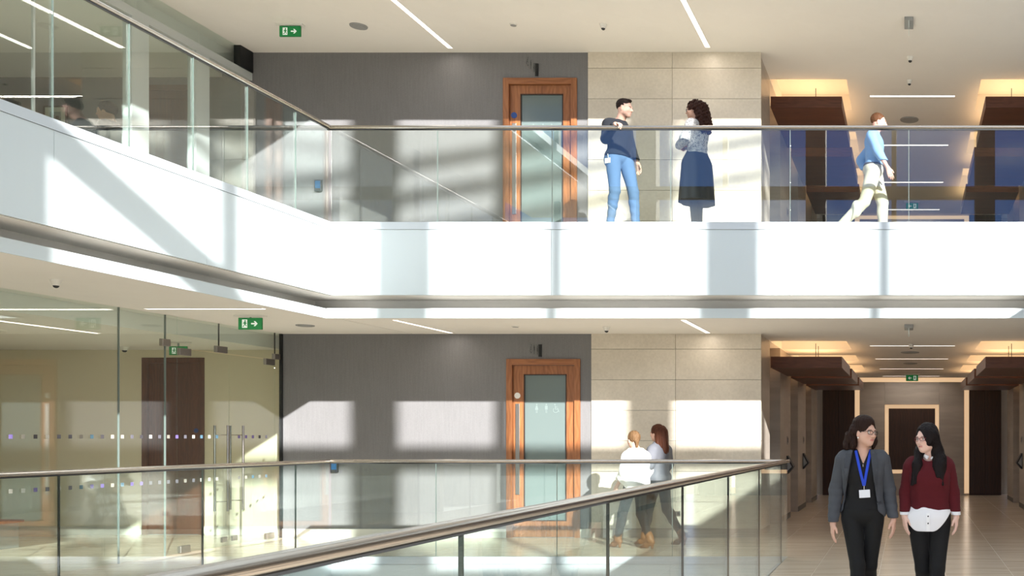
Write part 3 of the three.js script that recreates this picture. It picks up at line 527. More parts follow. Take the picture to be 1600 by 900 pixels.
  for (const [x0, x1] of ex) { let d = DW; for (const [a, b] of [...cof, [DE, DE]]) { part('ceiling_board', dbox(x0, x1, yc, yc + 0.1, d, a), M.plaster, c); d = b; } for (const [a, b] of cof) { part('coffer_top', dbox(x0 - 0.02, x1 + 0.02, yc + 0.28, yc + 0.3, a - 0.02, b + 0.02), M.plaster, c); part('coffer_side', merge([dbox(x0 - 0.02, x0, yc + (x0 > 0 ? 0.1 : 0.0), yc + 0.28, a, b), dbox(x1, x1 + 0.02, yc + (x0 > 0 ? 0.0 : 0.1), yc + 0.28, a, b), dbox(x0, x1, yc + 0.1, yc + 0.28, a - 0.02, a), dbox(x0, x1, yc + 0.1, yc + 0.28, b, b + 0.02)]), M.plaster, c); } }
  [16.15, 18.86, 21.6, 24.2].forEach((d, i) => linear(`${['first', 'second', 'third', 'fourth'][i]} linear light from the front in the ${w} lobby ceiling`, 0.06, yc, d, 1.42, 'x', null, 23));
  // end wall: stone slab standing forward of a lit slot, wood panels at its sides
  const e = setting('wall_end', `end wall of the ${w} lift lobby, stone slab between dark wood panels`, 'wall');
  part('wall_board', dbox(LX0 - 0.2, LX1 + 0.2, y0, yc + 0.4, DE, DE + 0.2), M.plaster, e);
  const H = yc - y0;
  for (const [x0, x1] of [[LX0, -1.40], [1.56, LX1]]) for (let i = 0; i < 2; i++) { const m = (x1 - x0) / 2; part('wood_panel', dbox(x0 + i * m + 0.003, x0 + (i + 1) * m - 0.003, y0 + 0.02, y0 + H, DE - 0.4, DE - 0.36, false, i * 0.3, 0.1), M.dark, e); }
  part('wood_backing', merge([dbox(LX0, -1.40, y0, y0 + H, DE - 0.36, DE - 0.31), dbox(1.56, LX1, y0, y0 + H, DE - 0.36, DE - 0.31)]), M.dark, e);
  const nx0 = -0.62, nx1 = 0.78, ny0 = 0.56, ny1 = 2.34;
  const px = [-1.27, -0.62, 0.78, 1.43];
  const slab = (x0, x1, a, b, k) => part('stone_slab', dbox(x0 + 0.002, x1 - 0.002, y0 + a, y0 + b, DE - 0.45, DE - 0.2, false, k * 0.7, k * 0.4), M.pier, e);
  slab(px[0], px[1], 0.04, H - 0.12, 0); slab(px[2], px[3], 0.04, H - 0.12, 1); slab(px[1], px[2], 0.04, ny0, 2); slab(px[1], px[2], ny1, H - 0.12, 3);
  part('plinth', dbox(px[0] - 0.05, px[3] + 0.05, y0, y0 + 0.04, DE - 0.47, DE - 0.2), M.pier, e);
  part('lit_slot', merge([dbox(-1.40, -1.27, y0 + 0.04, y0 + H, DE - 0.3, DE - 0.28), dbox(1.43, 1.56, y0 + 0.04, y0 + H, DE - 0.3, DE - 0.28), dbox(-1.27, 1.43, y0 + H - 0.12, y0 + H, DE - 0.3, DE - 0.28)]), M.slot, e);
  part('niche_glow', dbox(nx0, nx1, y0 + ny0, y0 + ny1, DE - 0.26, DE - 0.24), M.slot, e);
  part('niche_backing', dbox(nx0 + 0.1, nx1 - 0.1, y0 + ny0 + 0.1, y0 + ny1 - 0.1, DE - 0.38, DE - 0.34), M.dark, e);
  const nw = (nx1 - nx0) / 4; for (let i = 0; i < 4; i++) part('niche_panel', dbox(nx0 + 0.1 + i * (nw - 0.05), nx0 + 0.1 + (i + 1) * (nw - 0.05) - 0.003, y0 + ny0 + 0.1, y0 + ny1 - 0.1, DE - 0.42, DE - 0.38, false, i * 0.2, 0), M.dark, e);
  areaLight(e, 0.1, 2.6, WARM, 0.8, [-1.335, y0 + 1.5, -DE + 0.32], [-1.335, y0 + 1.5, 0]); areaLight(e, 0.1, 2.6, WARM, 0.8, [1.495, y0 + 1.5, -DE + 0.32], [1.495, y0 + 1.5, 0]);
}
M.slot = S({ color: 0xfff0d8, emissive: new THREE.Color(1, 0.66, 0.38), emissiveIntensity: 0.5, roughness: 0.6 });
lobby(0, C1, 'lower'); lobby(F2, C2, 'upper');

// ------------------------------------------------------------------ people: distance fields of tapered limbs, joined smoothly and meshed
const lerp3 = (a, b, t) => [a[0] + (b[0] - a[0]) * t, a[1] + (b[1] - a[1]) * t, a[2] + (b[2] - a[2]) * t], add3 = (a, b) => [a[0] + b[0], a[1] + b[1], a[2] + b[2]], mul3 = (a, s) => [a[0] * s, a[1] * s, a[2] * s], sub3 = (a, b) => [a[0] - b[0], a[1] - b[1], a[2] - b[2]];
const len3 = (a) => Math.hypot(a[0], a[1], a[2]), unit = (a) => mul3(a, 1 / (len3(a) || 1)), cross = (a, b) => [a[1] * b[2] - a[2] * b[1], a[2] * b[0] - a[0] * b[2], a[0] * b[1] - a[1] * b[0]], dot = (a, b) => a[0] * b[0] + a[1] * b[1] + a[2] * b[2];
const cap = (a, b, r1, r2 = r1, k = 0.02) => ({ t: 0, a, b, r1, r2, k }), ell = (c, r, k = 0.02) => ({ t: 1, c, r, k }), cut = (p) => ({ ...p, sub: true });
const smin = (a, b, k) => { const h = Math.max(k - Math.abs(a - b), 0) / k; return Math.min(a, b) - h * h * k * 0.25; }, smax = (a, b, k) => -smin(-a, -b, k);
function dist(q, x, y, z) {
  if (q.t === 0) {
    const bx = q.b[0] - q.a[0], by = q.b[1] - q.a[1], bz = q.b[2] - q.a[2], px = x - q.a[0], py = y - q.a[1], pz = z - q.a[2], h = clamp((px * bx + py * by + pz * bz) / (bx * bx + by * by + bz * bz + 1e-12));
    return Math.hypot(px - bx * h, py - by * h, pz - bz * h) - (q.r1 + (q.r2 - q.r1) * h);
  }
  if (q.t === 1) {
    const px = x - q.c[0], py = y - q.c[1], pz = z - q.c[2], [a, b, c] = q.r, k0 = Math.hypot(px / a, py / b, pz / c), k1 = Math.hypot(px / (a * a), py / (b * b), pz / (c * c));
    return k1 < 1e-9 ? -Math.min(a, b, c) : k0 * (k0 - 1) / k1;
  }
  const e = q.inv, lx = e[0] * x + e[4] * y + e[8] * z + e[12], ly = e[1] * x + e[5] * y + e[9] * z + e[13], lz = e[2] * x + e[6] * y + e[10] * z + e[14];
  return field(q.list, lx, ly, lz) * q.s;
}
function field(list, x, y, z) { let d = 1e3; for (const q of list) { const e = dist(q, x, y, z); d = q.sub ? smax(d, -e, q.k) : smin(d, e, q.k); } return d; }
const framed = (m, s, list, k = 0.03) => ({ t: 2, inv: m.clone().invert().elements, s, list, k });

function nets(f, lo, hi, h, paint) {                     // surface nets over a box, blocks far from the surface skipped
  const n = [0, 1, 2].map((i) => Math.ceil((hi[i] - lo[i]) / h) + 1), [nx, ny, nz] = n, V = new Float32Array(nx * ny * nz).fill(1), B = 6, at = (i, j, k) => (k * ny + j) * nx + i;
  for (let k0 = 0; k0 < nz; k0 += B) for (let j0 = 0; j0 < ny; j0 += B) for (let i0 = 0; i0 < nx; i0 += B) {
    const c = f(lo[0] + (i0 + B / 2) * h, lo[1] + (j0 + B / 2) * h, lo[2] + (k0 + B / 2) * h), far = Math.abs(c) > B * h * 1.75;
    for (let k = k0; k < Math.min(nz, k0 + B); k++) for (let j = j0; j < Math.min(ny, j0 + B); j++) for (let i = i0; i < Math.min(nx, i0 + B); i++) V[at(i, j, k)] = far ? c : f(lo[0] + i * h, lo[1] + j * h, lo[2] + k * h);
  }
  const id = new Int32Array(nx * ny * nz).fill(-1), P = [], I = [];
  for (let k = 0; k + 1 < nz; k++) for (let j = 0; j + 1 < ny; j++) for (let i = 0; i + 1 < nx; i++) {
    let m = 0; const v = []; for (let c = 0; c < 8; c++) { const d = V[at(i + (c & 1), j + (c >> 1 & 1), k + (c >> 2))]; v.push(d); if (d < 0) m |= 1 << c; }
    if (!m || m === 255) continue;
    let x = 0, y = 0, z = 0, w = 0;
    for (let a = 0; a < 8; a++) for (const s of [1, 2, 4]) { const b = a | s; if (b === a || (m >> a & 1) === (m >> b & 1)) continue; const t = v[a] / (v[a] - v[b]); x += (a & 1) + (s === 1 ? t : 0); y += (a >> 1 & 1) + (s === 2 ? t : 0); z += (a >> 2) + (s === 4 ? t : 0); w++; }
    id[at(i, j, k)] = P.length / 3; P.push(lo[0] + (i + x / w) * h, lo[1] + (j + y / w) * h, lo[2] + (k + z / w) * h);
  }
  for (let k = 1; k + 1 < nz; k++) for (let j = 1; j + 1 < ny; j++) for (let i = 1; i + 1 < nx; i++) {
    const a = V[at(i, j, k)] < 0;
    const quad = (q, flip) => { if (q.some((v) => v < 0)) return; if (flip) I.push(q[0], q[1], q[2], q[0], q[2], q[3]); else I.push(q[0], q[2], q[1], q[0], q[3], q[2]); };
    if (a !== V[at(i + 1, j, k)] < 0) quad([id[at(i, j - 1, k - 1)], id[at(i, j, k - 1)], id[at(i, j, k)], id[at(i, j - 1, k)]], a);
    if (a !== V[at(i, j + 1, k)] < 0) quad([id[at(i - 1, j, k - 1)], id[at(i - 1, j, k)], id[at(i, j, k)], id[at(i, j, k - 1)]], a);
    if (a !== V[at(i, j, k + 1)] < 0) quad([id[at(i - 1, j - 1, k)], id[at(i, j - 1, k)], id[at(i, j, k)], id[at(i - 1, j, k)]], a);
  }
  const N = new Float32Array(P.length), C = paint ? new Float32Array(P.length) : null, e = h * 0.6;
  for (let i = 0; i < P.length; i += 3) {
    const x = P[i], y = P[i + 1], z = P[i + 2]; let gx = f(x + e, y, z) - f(x - e, y, z), gy = f(x, y + e, z) - f(x, y - e, z), gz = f(x, y, z + e) - f(x, y, z - e); const l = Math.hypot(gx, gy, gz) || 1;
    N[i] = gx / l; N[i + 1] = gy / l; N[i + 2] = gz / l; if (C) { const c = paint(x, y, z); C[i] = c[0]; C[i + 1] = c[1]; C[i + 2] = c[2]; }
  }
  const g = new THREE.BufferGeometry(); g.setAttribute('position', new THREE.Float32BufferAttribute(P, 3)); g.setAttribute('normal', new THREE.Float32BufferAttribute(N, 3));
  const U = new Float32Array(P.length / 3 * 2); for (let i = 0; i < P.length / 3; i++) { U[2 * i] = P[3 * i] + 0.7 * P[3 * i + 2]; U[2 * i + 1] = P[3 * i + 1]; } g.setAttribute('uv', new THREE.Float32BufferAttribute(U, 2));
  if (C) g.setAttribute('color', new THREE.Float32BufferAttribute(C, 3)); g.setIndex(I); return g;
}
const lin = (hex) => { const c = new THREE.Color(hex); return [c.r, c.g, c.b]; };
function headList(o = {}) {                              // face looks along +z, chin at -0.112, crown at 0.118
  const w = o.wide ?? 1;
  return [
    ell([0, 0.03, -0.018], [0.075 * w, 0.088, 0.094]), ell([0, -0.032, 0.028], [0.058 * w, 0.078, 0.062], 0.035), ell([0, -0.092, 0.057], [0.022 * w, 0.02, 0.023], 0.04),
    ell([-0.046 * w, -0.056, 0.016], [0.015, 0.026, 0.028], 0.04), ell([0.046 * w, -0.056, 0.016], [0.015, 0.026, 0.028], 0.04),
    ell([-0.038, -0.026, 0.064], [0.02, 0.017, 0.016], 0.025), ell([0.038, -0.026, 0.064], [0.02, 0.017, 0.016], 0.025), ell([0, 0.014, 0.078], [0.046, 0.012, 0.012], 0.025),
    cut(ell([-0.031, -0.003, 0.098], [0.018, 0.0105, 0.016], 0.014)), cut(ell([0.031, -0.003, 0.098], [0.018, 0.0105, 0.016], 0.014)),
    cap([0, 0.004, 0.085], [0, -0.032, 0.106], 0.0075, 0.0105, 0.014), ell([-0.011, -0.037, 0.094], [0.0075, 0.0065, 0.009], 0.008), ell([0.011, -0.037, 0.094], [0.0075, 0.0065, 0.009], 0.008),
    ell([0, -0.0605, 0.085], [0.022, 0.0055, 0.011], 0.006), ell([0, -0.0705, 0.083], [0.019, 0.0065, 0.011], 0.006), cut(ell([0, -0.0655, 0.099], [0.02, 0.0016, 0.008], 0.003)),
    ell([-0.074 * w, -0.018, -0.006], [0.009, 0.03, 0.018], 0.008), ell([0.074 * w, -0.018, -0.006], [0.009, 0.03, 0.018], 0.008),
  ];
}
function headPaint(skin, brow, lip, beard) {
  return (x, y, z) => {
    let c = skin; const mixc = (a, t) => { c = c.map((v, k) => v + (a[k] - v) * t); };
    if (z > 0.04) {
      mixc([skin[0], skin[1] * 0.72, skin[2] * 0.7], 0.3 * smooth(0.03, 0, Math.hypot(Math.abs(x) - 0.042, y + 0.035)));
      if (beard) mixc(beard, 0.55 * smooth(-0.035, -0.06, y) * smooth(0.0, 0.02, z));
      mixc(lip, 0.8 * smooth(0.0085, 0.0055, Math.abs(y + 0.0655)) * smooth(0.023, 0.017, Math.abs(x)) * smooth(0.075, 0.08, z));
      const by = 0.0165 - Math.max(0, Math.abs(x) - 0.035) * 0.25; mixc(brow, 0.75 * smooth(0.0048, 0.0022, Math.abs(y - by)) * smooth(0.013, 0.017, Math.abs(x)) * smooth(0.052, 0.047, Math.abs(x)));
      mixc(brow, 0.8 * smooth(0.004, 0.0015, Math.abs(y - 0.0085)) * smooth(0.019, 0.015, Math.abs(Math.abs(x) - 0.031)));
    } else if (beard) mixc(beard, 0.5 * smooth(-0.04, -0.065, y) * smooth(-0.02, 0.02, z));
    return c;
  };
}
function handList(w, dir, pal, thumb, curl, s = 1, elbow) {   // dir: wrist to knuckles, pal: out of the palm, thumb: +1 or -1 across
  dir = unit(dir); pal = unit(sub3(pal, mul3(dir, dot(pal, dir)))); const ac = mul3(cross(dir, pal), thumb), P = (a, d, p) => add3(w, add3(mul3(ac, a * s), add3(mul3(dir, d * s), mul3(pal, p * s)))), out = [];
  [[0.027, 0.086, 0.07, 1], [0.0085, 0.09, 0.078, 1.05], [-0.0095, 0.086, 0.072, 1.12], [-0.026, 0.078, 0.057, 1.2]].forEach(([a, d, L, cc], i) => {
    out.push(cap(P(a * 0.45, 0.004, 0), P(a, d, 0), 0.0155 * s, 0.0115 * s, 0.014 * s));
    let p = P(a, d, 0), ang = 0, sp = (a - 0.0) * 1.4;
    [0.45, 0.31, 0.24].forEach((f, j) => { ang += curl * cc * [0.55, 0.9, 0.6][j]; const v = unit(add3(add3(mul3(dir, Math.cos(ang)), mul3(pal, Math.sin(ang))), mul3(ac, sp))), q = add3(p, mul3(v, L * f * s)); out.push(cap(p, q, (0.0092 - j * 0.0008) * s, (0.0088 - j * 0.001) * s, 0.005 * s)); p = q; });
  });
  let p = P(0.018, 0.022, 0.004), q = P(0.043, 0.052, 0.018); out.push(cap(p, q, 0.0135 * s, 0.0108 * s, 0.012 * s)); out.push(cap(q, P(0.05, 0.082, 0.026), 0.0102 * s, 0.0088 * s, 0.005 * s));
  if (elbow) out.push(cap(lerp3(w, elbow, 0.45), P(0, 0.01, 0), 0.032 * s, 0.0235 * s, 0.014 * s));
  return out;
}
function torso(J, b = {}) {
  const u = (t, x = 0, y = 0, z = 0) => add3(lerp3(J.pelvis, J.neck, t), [x, y, z]), w = b.w ?? 1, d = b.d ?? 1, out = [
    ell(u(0, 0, 0, -0.012), [0.158 * w * (b.hip ?? 1), 0.115, 0.112 * d], 0.05), ell(u(0.36), [0.122 * w * (b.waist ?? 1), 0.13, 0.09 * d], 0.06), ell(u(0.68, 0, 0, 0.002), [0.142 * w, 0.14, 0.1 * d], 0.06),
    cap(lerp3(J.shL, J.neck, 0.22), lerp3(J.shR, J.neck, 0.22), 0.05 * w, 0.05 * w, 0.05), cap(u(0.82), J.neck, 0.075 * w, 0.056, 0.05), cap(lerp3(J.shL, J.neck, 0.1), J.neck, 0.045, 0.045, 0.04), cap(lerp3(J.shR, J.neck, 0.1), J.neck, 0.045, 0.045, 0.04)];
  if (b.bust) out.push(ell(u(0.66, -0.066, 0, 0.062), [0.06, 0.058, 0.052].map((v) => v * b.bust), 0.045), ell(u(0.66, 0.066, 0, 0.062), [0.06, 0.058, 0.052].map((v) => v * b.bust), 0.045));
  return out;
}
const arm = (J, s, r = 1) => [cap(J['sh' + s], J['el' + s], 0.05 * r, 0.04 * r, 0.04), cap(J['el' + s], J['wr' + s], 0.04 * r, 0.027 * r, 0.025)];
const leg = (J, s, r = 1) => { const h = J['hip' + s], k = J['kn' + s], a = J['an' + s]; return [cap(h, k, 0.083 * r, 0.056 * r, 0.016), cap(k, a, 0.056 * r, 0.038 * r, 0.016), ell(add3(lerp3(k, a, 0.28), [0, 0, -0.016]), [0.045 * r, 0.1, 0.046 * r], 0.02)]; };
function bounds(list, pad, lo = [1e9, 1e9, 1e9], hi = [-1e9, -1e9, -1e9]) {
  const grow = (p, r) => { for (let k = 0; k < 3; k++) { lo[k] = Math.min(lo[k], p[k] - r - pad); hi[k] = Math.max(hi[k], p[k] + r + pad); } };
  for (const q of list) if (!q.sub) { if (q.t === 0) { grow(q.a, q.r1); grow(q.b, q.r2); } else if (q.t === 1) grow(q.c, Math.max(...q.r)); else grow(new THREE.Vector3().setFromMatrixPosition(new THREE.Matrix4().fromArray(q.inv).invert()).toArray(), 0.16); }
  return [lo, hi];
}
const meshOf = (list, cell, off = 0, post = null, paint = null) => { const [lo, hi] = bounds(list, off + cell * 2.5 + 0.012), f = post ? (x, y, z) => post(field(list, x, y, z) - off, x, y, z) : (x, y, z) => field(list, x, y, z) - off; return nets(f, lo, hi, cell, paint); };

const skinMat = S({ vertexColors: true, roughness: 0.55 }), eyeMat = S({ vertexColors: true, roughness: 0.15 });
function sphereColor(r, fn) { const g = new THREE.SphereGeometry(r, 20, 16), p = g.attributes.position, c = []; for (let i = 0; i < p.count; i++) c.push(...fn(p.getX(i), p.getY(i), p.getZ(i))); g.setAttribute('color', new THREE.Float32BufferAttribute(c, 3)); return g; }
function headMatrix(J) { return new THREE.Matrix4().compose(new THREE.Vector3(...J.head), new THREE.Quaternion().setFromEuler(new THREE.Euler(J.pitch ?? 0, J.yaw ?? 0, J.roll ?? 0, 'YXZ')), new THREE.Vector3(1, 1, 1).multiplyScalar(J.hs ?? 1)); }
function makeBody(root, J, o) {                          // skin: one mesh for head, neck, trunk, limbs and hands
  const H = headMatrix(J), hs = J.hs ?? 1, fine = o.fine ?? 0.0045, heads = headList(o), hp = headPaint(o.skin, o.brow ?? [0.03, 0.02, 0.015], o.lip ?? [0.45, 0.13, 0.12], o.beard), inv = H.clone().invert().elements;
  const neckTop = new THREE.Vector3(0, -0.055, -0.022).applyMatrix4(H).toArray(), list = [framed(H, hs, heads), cap(neckTop, add3(J.neck, [0, -0.02, 0]), 0.05 * hs * (o.neckR ?? 1), 0.056 * (o.neckR ?? 1), 0.03)];
  const paint = (x, y, z) => hp(inv[0] * x + inv[4] * y + inv[8] * z + inv[12], inv[1] * x + inv[5] * y + inv[9] * z + inv[13], inv[2] * x + inv[6] * y + inv[10] * z + inv[14]), plain = () => o.skin;
  const geos = [meshOf(list, fine, 0, null, paint)];
  const trunk = [...torso(J, o), ...arm(J, 'L', 0.92), ...arm(J, 'R', 0.92), ...leg(J, 'L', 0.94), ...leg(J, 'R', 0.94), cap(neckTop, J.neck, 0.046, 0.054, 0.03)];
  geos.push(meshOf(trunk, 0.014, -0.004, null, plain));
  for (const s of ['L', 'R']) geos.push(meshOf(handList(J['wr' + s], ...J['hand' + s], o.handS ?? 0.94, J['el' + s]), fine * 0.8, 0, null, plain));
  const g = mergeGeometries(geos), body = part('body', g, skinMat, root);
  for (const s of [-1, 1]) { const e = part('eye', sphereColor(0.0122, (x, y, z) => { const r = Math.hypot(x, y); return z > 0 && r < 0.0028 ? [0.01, 0.01, 0.01] : z > 0 && r < 0.0062 ? (o.iris ?? [0.06, 0.035, 0.02]) : [0.75, 0.72, 0.68]; }), eyeMat, body); e.applyMatrix4(H.clone().multiply(new THREE.Matrix4().makeTranslation(s * 0.031, -0.003, 0.0745).multiply(new THREE.Matrix4().makeRotationY(o.gaze ?? 0)))); }
  return { body, H, list, trunk };
}
const cloth = (hex, rough = 0.85, extra = {}) => S({ color: hex, roughness: rough, ...extra });
const folds = (amp, f = 38) => (x, y, z) => amp * (noise3(x * f * 0.6 + 3, y * f * 0.45 + 9, z * f * 0.6 + 5) - 0.5) * 2;
function frontZ(f, x, y, z0 = 0.35) { let z = z0; for (let i = 0; i < 80; i++) { const d = f(x, y, z); if (d < 0.0008) break; z -= Math.max(d * 0.8, 0.0008); if (z < -0.3) break; } return z; }
function ribbon(f, pts, w0, off = 0.004) {                // strip laid on the front of a field
  const P = [], I = []; pts.forEach(([x, y], i) => { const [x2, y2] = pts[Math.min(i + 1, pts.length - 1)], [x1, y1] = pts[Math.max(i - 1, 0)], l = Math.hypot(x2 - x1, y2 - y1), nx = (y2 - y1) / l, ny = -(x2 - x1) / l, w = Array.isArray(w0) ? w0[i] : w0; for (const s of [-1, 1]) { const X = x + nx * w / 2 * s, Y = y + ny * w / 2 * s, z = frontZ(f, X, Y) + off; P.push(X, Y, z, X, Y, z + 0.0025); } });
  for (let i = 0; i + 1 < pts.length; i++) { const a = i * 4, b = a + 4; I.push(a + 1, b + 1, b + 3, a + 1, b + 3, a + 3, a, b + 2, b, a, a + 2, b + 2, a, b, b + 1, a, b + 1, a + 1, a + 2, a + 3, b + 3, a + 2, b + 3, b + 2); }
  const g = new THREE.BufferGeometry(); g.setAttribute('position', new THREE.Float32BufferAttribute(P, 3)); g.setIndex(I); g.computeVertexNormals(); return g;
}
function glasses(root, H, mat, hw = 0.024, hh = 0.015) {
  const g = new THREE.Group(); g.name = 'glasses'; root.add(g); g.applyMatrix4(H); g.updateMatrix();
  const lens = (s) => { const pts = []; for (let i = 0; i < 24; i++) { const a = i / 24 * 2 * Math.PI, c = Math.cos(a), q = Math.sin(a), k = Math.pow(Math.pow(Math.abs(c), 4) + Math.pow(Math.abs(q), 4), -0.25); pts.push(new THREE.Vector3(s * 0.031 + c * k * hw, -0.005 + q * k * hh, 0.101 - Math.abs(c * k * hw + s * 0.031) * 0.18)); } return new THREE.TubeGeometry(new THREE.CatmullRomCurve3(pts, true), 36, 0.0021, 6, true); };
  part('rim', lens(-1), mat, g); part('rim', lens(1), mat, g); part('bridge', cyl([-0.008, 0.0, 0.101], [0.008, 0.0, 0.101], 0.002, 6), mat, g);
  for (const s of [-1, 1]) part('temple', cyl([s * 0.056, 0.004, 0.09], [s * 0.077, 0.0, -0.005], 0.0021, 6), mat, g);
}
function shoe(J, s, heel, tall = 0) {                    // ankle to toe, with an optional boot shaft and heel
  const a = J['an' + s], d = unit([J['toe' + s][0] - a[0], 0, J['toe' + s][2] - a[2]]), gy = J['toe' + s][1], heelP = add3([a[0], gy, a[2]], mul3(d, -0.045)), toe = add3([a[0], gy, a[2]], mul3(d, 0.16));
  const list = [cap(add3(heelP, [0, 0.035 + heel, 0]), add3(lerp3(heelP, toe, 0.55), [0, 0.032 + heel * 0.35, 0]), 0.036, 0.036, 0.03), cap(add3(lerp3(heelP, toe, 0.55), [0, 0.03 + heel * 0.3, 0]), add3(toe, [0, 0.02, 0]), 0.036, 0.02, 0.03), cap(a, add3(a, [0, 0.02, 0]), 0.045, 0.045, 0.03)];
  if (tall) list.push(cap(a, lerp3(a, J['kn' + s], tall), 0.045, 0.05, 0.03)); if (heel > 0.02) list.push(cap(add3(heelP, [0, 0.01, 0]), add3(heelP, [0, heel + 0.02, 0]), 0.016, 0.026, 0.012));
  return meshOf(list, 0.006, 0, (v, x, y) => smax(v, gy + 0.002 - y, 0.004));
}
const upTo = (v, lim, k = 0.008) => smax(v, lim, k);
const cuffs = (J, e = 0.004) => (v, x, y, z) => { for (const s of ['L', 'R']) { const w = J['wr' + s], d = unit(sub3(w, J['el' + s])), p = [x - w[0], y - w[1], z - w[2]]; if (len3(p) < 0.13) v = smax(v, dot(p, d) + e, 0.004); } return v; };
const hairMat = (hex) => Ph({ color: hex, roughness: 0.62, specularIntensity: 0.4 });

// the two women walking towards the viewer
const FAIR = [0.60, 0.36, 0.27], TAN = [0.55, 0.31, 0.21];
const hairNoise = (fx, fy, amp) => (x, y, z) => amp * (noise3(x * fx, y * fy, z * fx) - 0.5) * 2;
{ // dark curly hair, grey blazer, blue lanyard
  const root = thing('person', 'woman in grey blazer with blue lanyard and badge, walking toward the viewer', 'person', [-0.365, 0, -7.6]);
  const J = { head: [0.022, 1.54, 0.03], yaw: 0.8, pitch: 0.02, roll: -0.06, hs: 0.95, neck: [0, 1.375, -0.015], pelvis: [0.005, 0.915, 0], shL: [0.15, 1.315, -0.01], shR: [-0.157, 1.311, -0.01], elL: [0.203, 1.09, -0.05], elR: [-0.21, 1.085, -0.03], wrL: [0.243, 0.856, 0.03], wrR: [-0.232, 0.826, 0.05],
    hipL: [0.088, 0.86, 0], hipR: [-0.088, 0.86, 0], knL: [0.055, 0.485, -0.02], knR: [-0.035, 0.5, 0.1], anL: [0.04, 0.13, -0.30], anR: [-0.03, 0.085, 0.17], toeL: [0.05, 0.02, -0.1], toeR: [-0.03, 0, 0.4], handL: [[0.02, -1, 0.12], [-1, -0.1, -0.25], -1, 0.32], handR: [[-0.02, -1, 0.1], [1, -0.1, -0.3], 1, 0.3] };
  const B = makeBody(root, J, { skin: [0.66, 0.40, 0.30], fine: 0.0036, bust: 1, hip: 1.02, brow: [0.05, 0.028, 0.02], lip: [0.5, 0.15, 0.14], gaze: 0.3, neckR: 0.92 });
  const T0 = torso(J, { bust: 1 }), legs = [...leg(J, 'L', 0.9), ...leg(J, 'R', 0.9)], topF = (x, y, z) => field(T0, x, y, z) - 0.009;
  part('trousers', meshOf([...torso(J, { bust: 1, hip: 1.04 }), ...legs], 0.01, 0.009, (v, x, y, z) => upTo(upTo(v + folds(0.0022, 30)(x, y, z), y - 0.985), 0.1 - y)), cloth(0x07080a, 0.85), root);
  part('blouse', meshOf(T0, 0.0075, 0.012, (v, x, y, z) => { v = upTo(upTo(v, y - 1.405), 0.93 - y); if (z > -0.02) v = smax(v, Math.min(y - 1.285 - Math.abs(x - 0.008) * 2.5, 0.03), 0.004); return v + folds(0.0015, 40)(x, y, z); }), cloth(0x08080b, 0.85), root);
  const JA = [...torso(J, { bust: 1, waist: 1.1 }), ...arm(J, 'L', 1.08), ...arm(J, 'R', 1.08)];
  const xl = (y) => -0.075 - (1.39 - y) * 0.17, xr = (y) => 0.062 + (1.39 - y) * 0.13;
  const jacketField = (v, x, y, z) => {
    const fold = folds(0.0028, 34)(x, y, z) + 0.0022 * Math.sin(y * 95 + x * 30) * smooth(0.17, 0.2, Math.abs(x)) * smooth(1.2, 1.05, y);
    v += fold; if (z > 0.0 && Math.abs(x) < 0.17) { for (const [e, s] of [[xl(y), -1], [xr(y), 1]]) { const dd = (x - e) * s, w = 0.052 * smooth(1.12, 1.3, y) * (1 - smooth(1.335, 1.345, y) * 0.35); if (dd > -0.002 && dd < w && y > 1.1) v -= 0.007; } }
    v = upTo(v, Math.max(0.868 - y, Math.abs(x) > 0.2 ? -1 : 0.868 - y)); v = upTo(v, y - 1.402);
    if (z > -0.01 && y > 0.8 && Math.abs(x) < 0.19) { const open = Math.min(x - xl(y), xr(y) - x), corner = 0.04 * smooth(0.93, 0.87, y); v = smax(v, Math.min(open + corner, z + 0.01), 0.004); }
    return v;
  };
  // sleeves reach below the hem, so they are a field of their own
  const sleeves = [...arm(J, 'L', 1.04), ...arm(J, 'R', 1.04), ell(add3(J.shL, [-0.012, 0.012, 0]), [0.05, 0.042, 0.056], 0.03), ell(add3(J.shR, [0.012, 0.012, 0]), [0.05, 0.042, 0.056], 0.03)];
  const lower = (v, x, y, z) => { v += folds(0.0035, 32)(x, y, z) + 0.002 * Math.sin(y * 110 + z * 40) * smooth(1.2, 1.08, y); return upTo(v, (x > 0 ? J.wrL[1] : J.wrR[1]) + 0.008 - y, 0.004); };
  const jacketBody = meshOf(JA.slice(0, 9), 0.0075, 0.026, jacketField), jacketArms = meshOf(sleeves, 0.0075, 0.015, lower);
  const jm = cloth(0x474a50, 0.9, { bumpScale: 0.001 }); part('blazer', mergeGeometries([jacketBody, jacketArms]), jm, root);
  { const jf = (x, y, z) => jacketField(field(JA.slice(0, 9), x, y, z) - 0.026, x, y, z), lap = (e, s) => { const pts = [], w = []; for (let i = 0; i < 22; i++) { const y = 1.372 - i * 0.0155, k = i / 21, notch = i > 3 && i < 6 ? 0.012 : 0; w.push(Math.max(0.004, 0.056 * Math.pow(1 - k, 0.8) + (i < 4 ? -0.01 : 0) - notch)); pts.push([e(y) + s * (w[i] / 2 + 0.006), y]); } return ribbon(jf, pts, w, 0.004); };
    const jl = cloth(0x3e4147, 0.9); part('lapel', lap(xl, -1), jl, root); part('lapel', lap(xr, 1), jl, root); part('pocket_flap', ribbon(jf, [[0.125, 0.975], [0.15, 0.99], [0.168, 0.997]], 0.022, 0.003), jl, root); }
  part('blazer_button', new THREE.SphereGeometry(0.008, 10, 8).translate(0.118, 0.99, frontZ((x, y, z) => jacketField(field(JA.slice(0, 9), x, y, z) - 0.026, x, y, z), 0.122, 0.99) - 0.002), M.black, root);
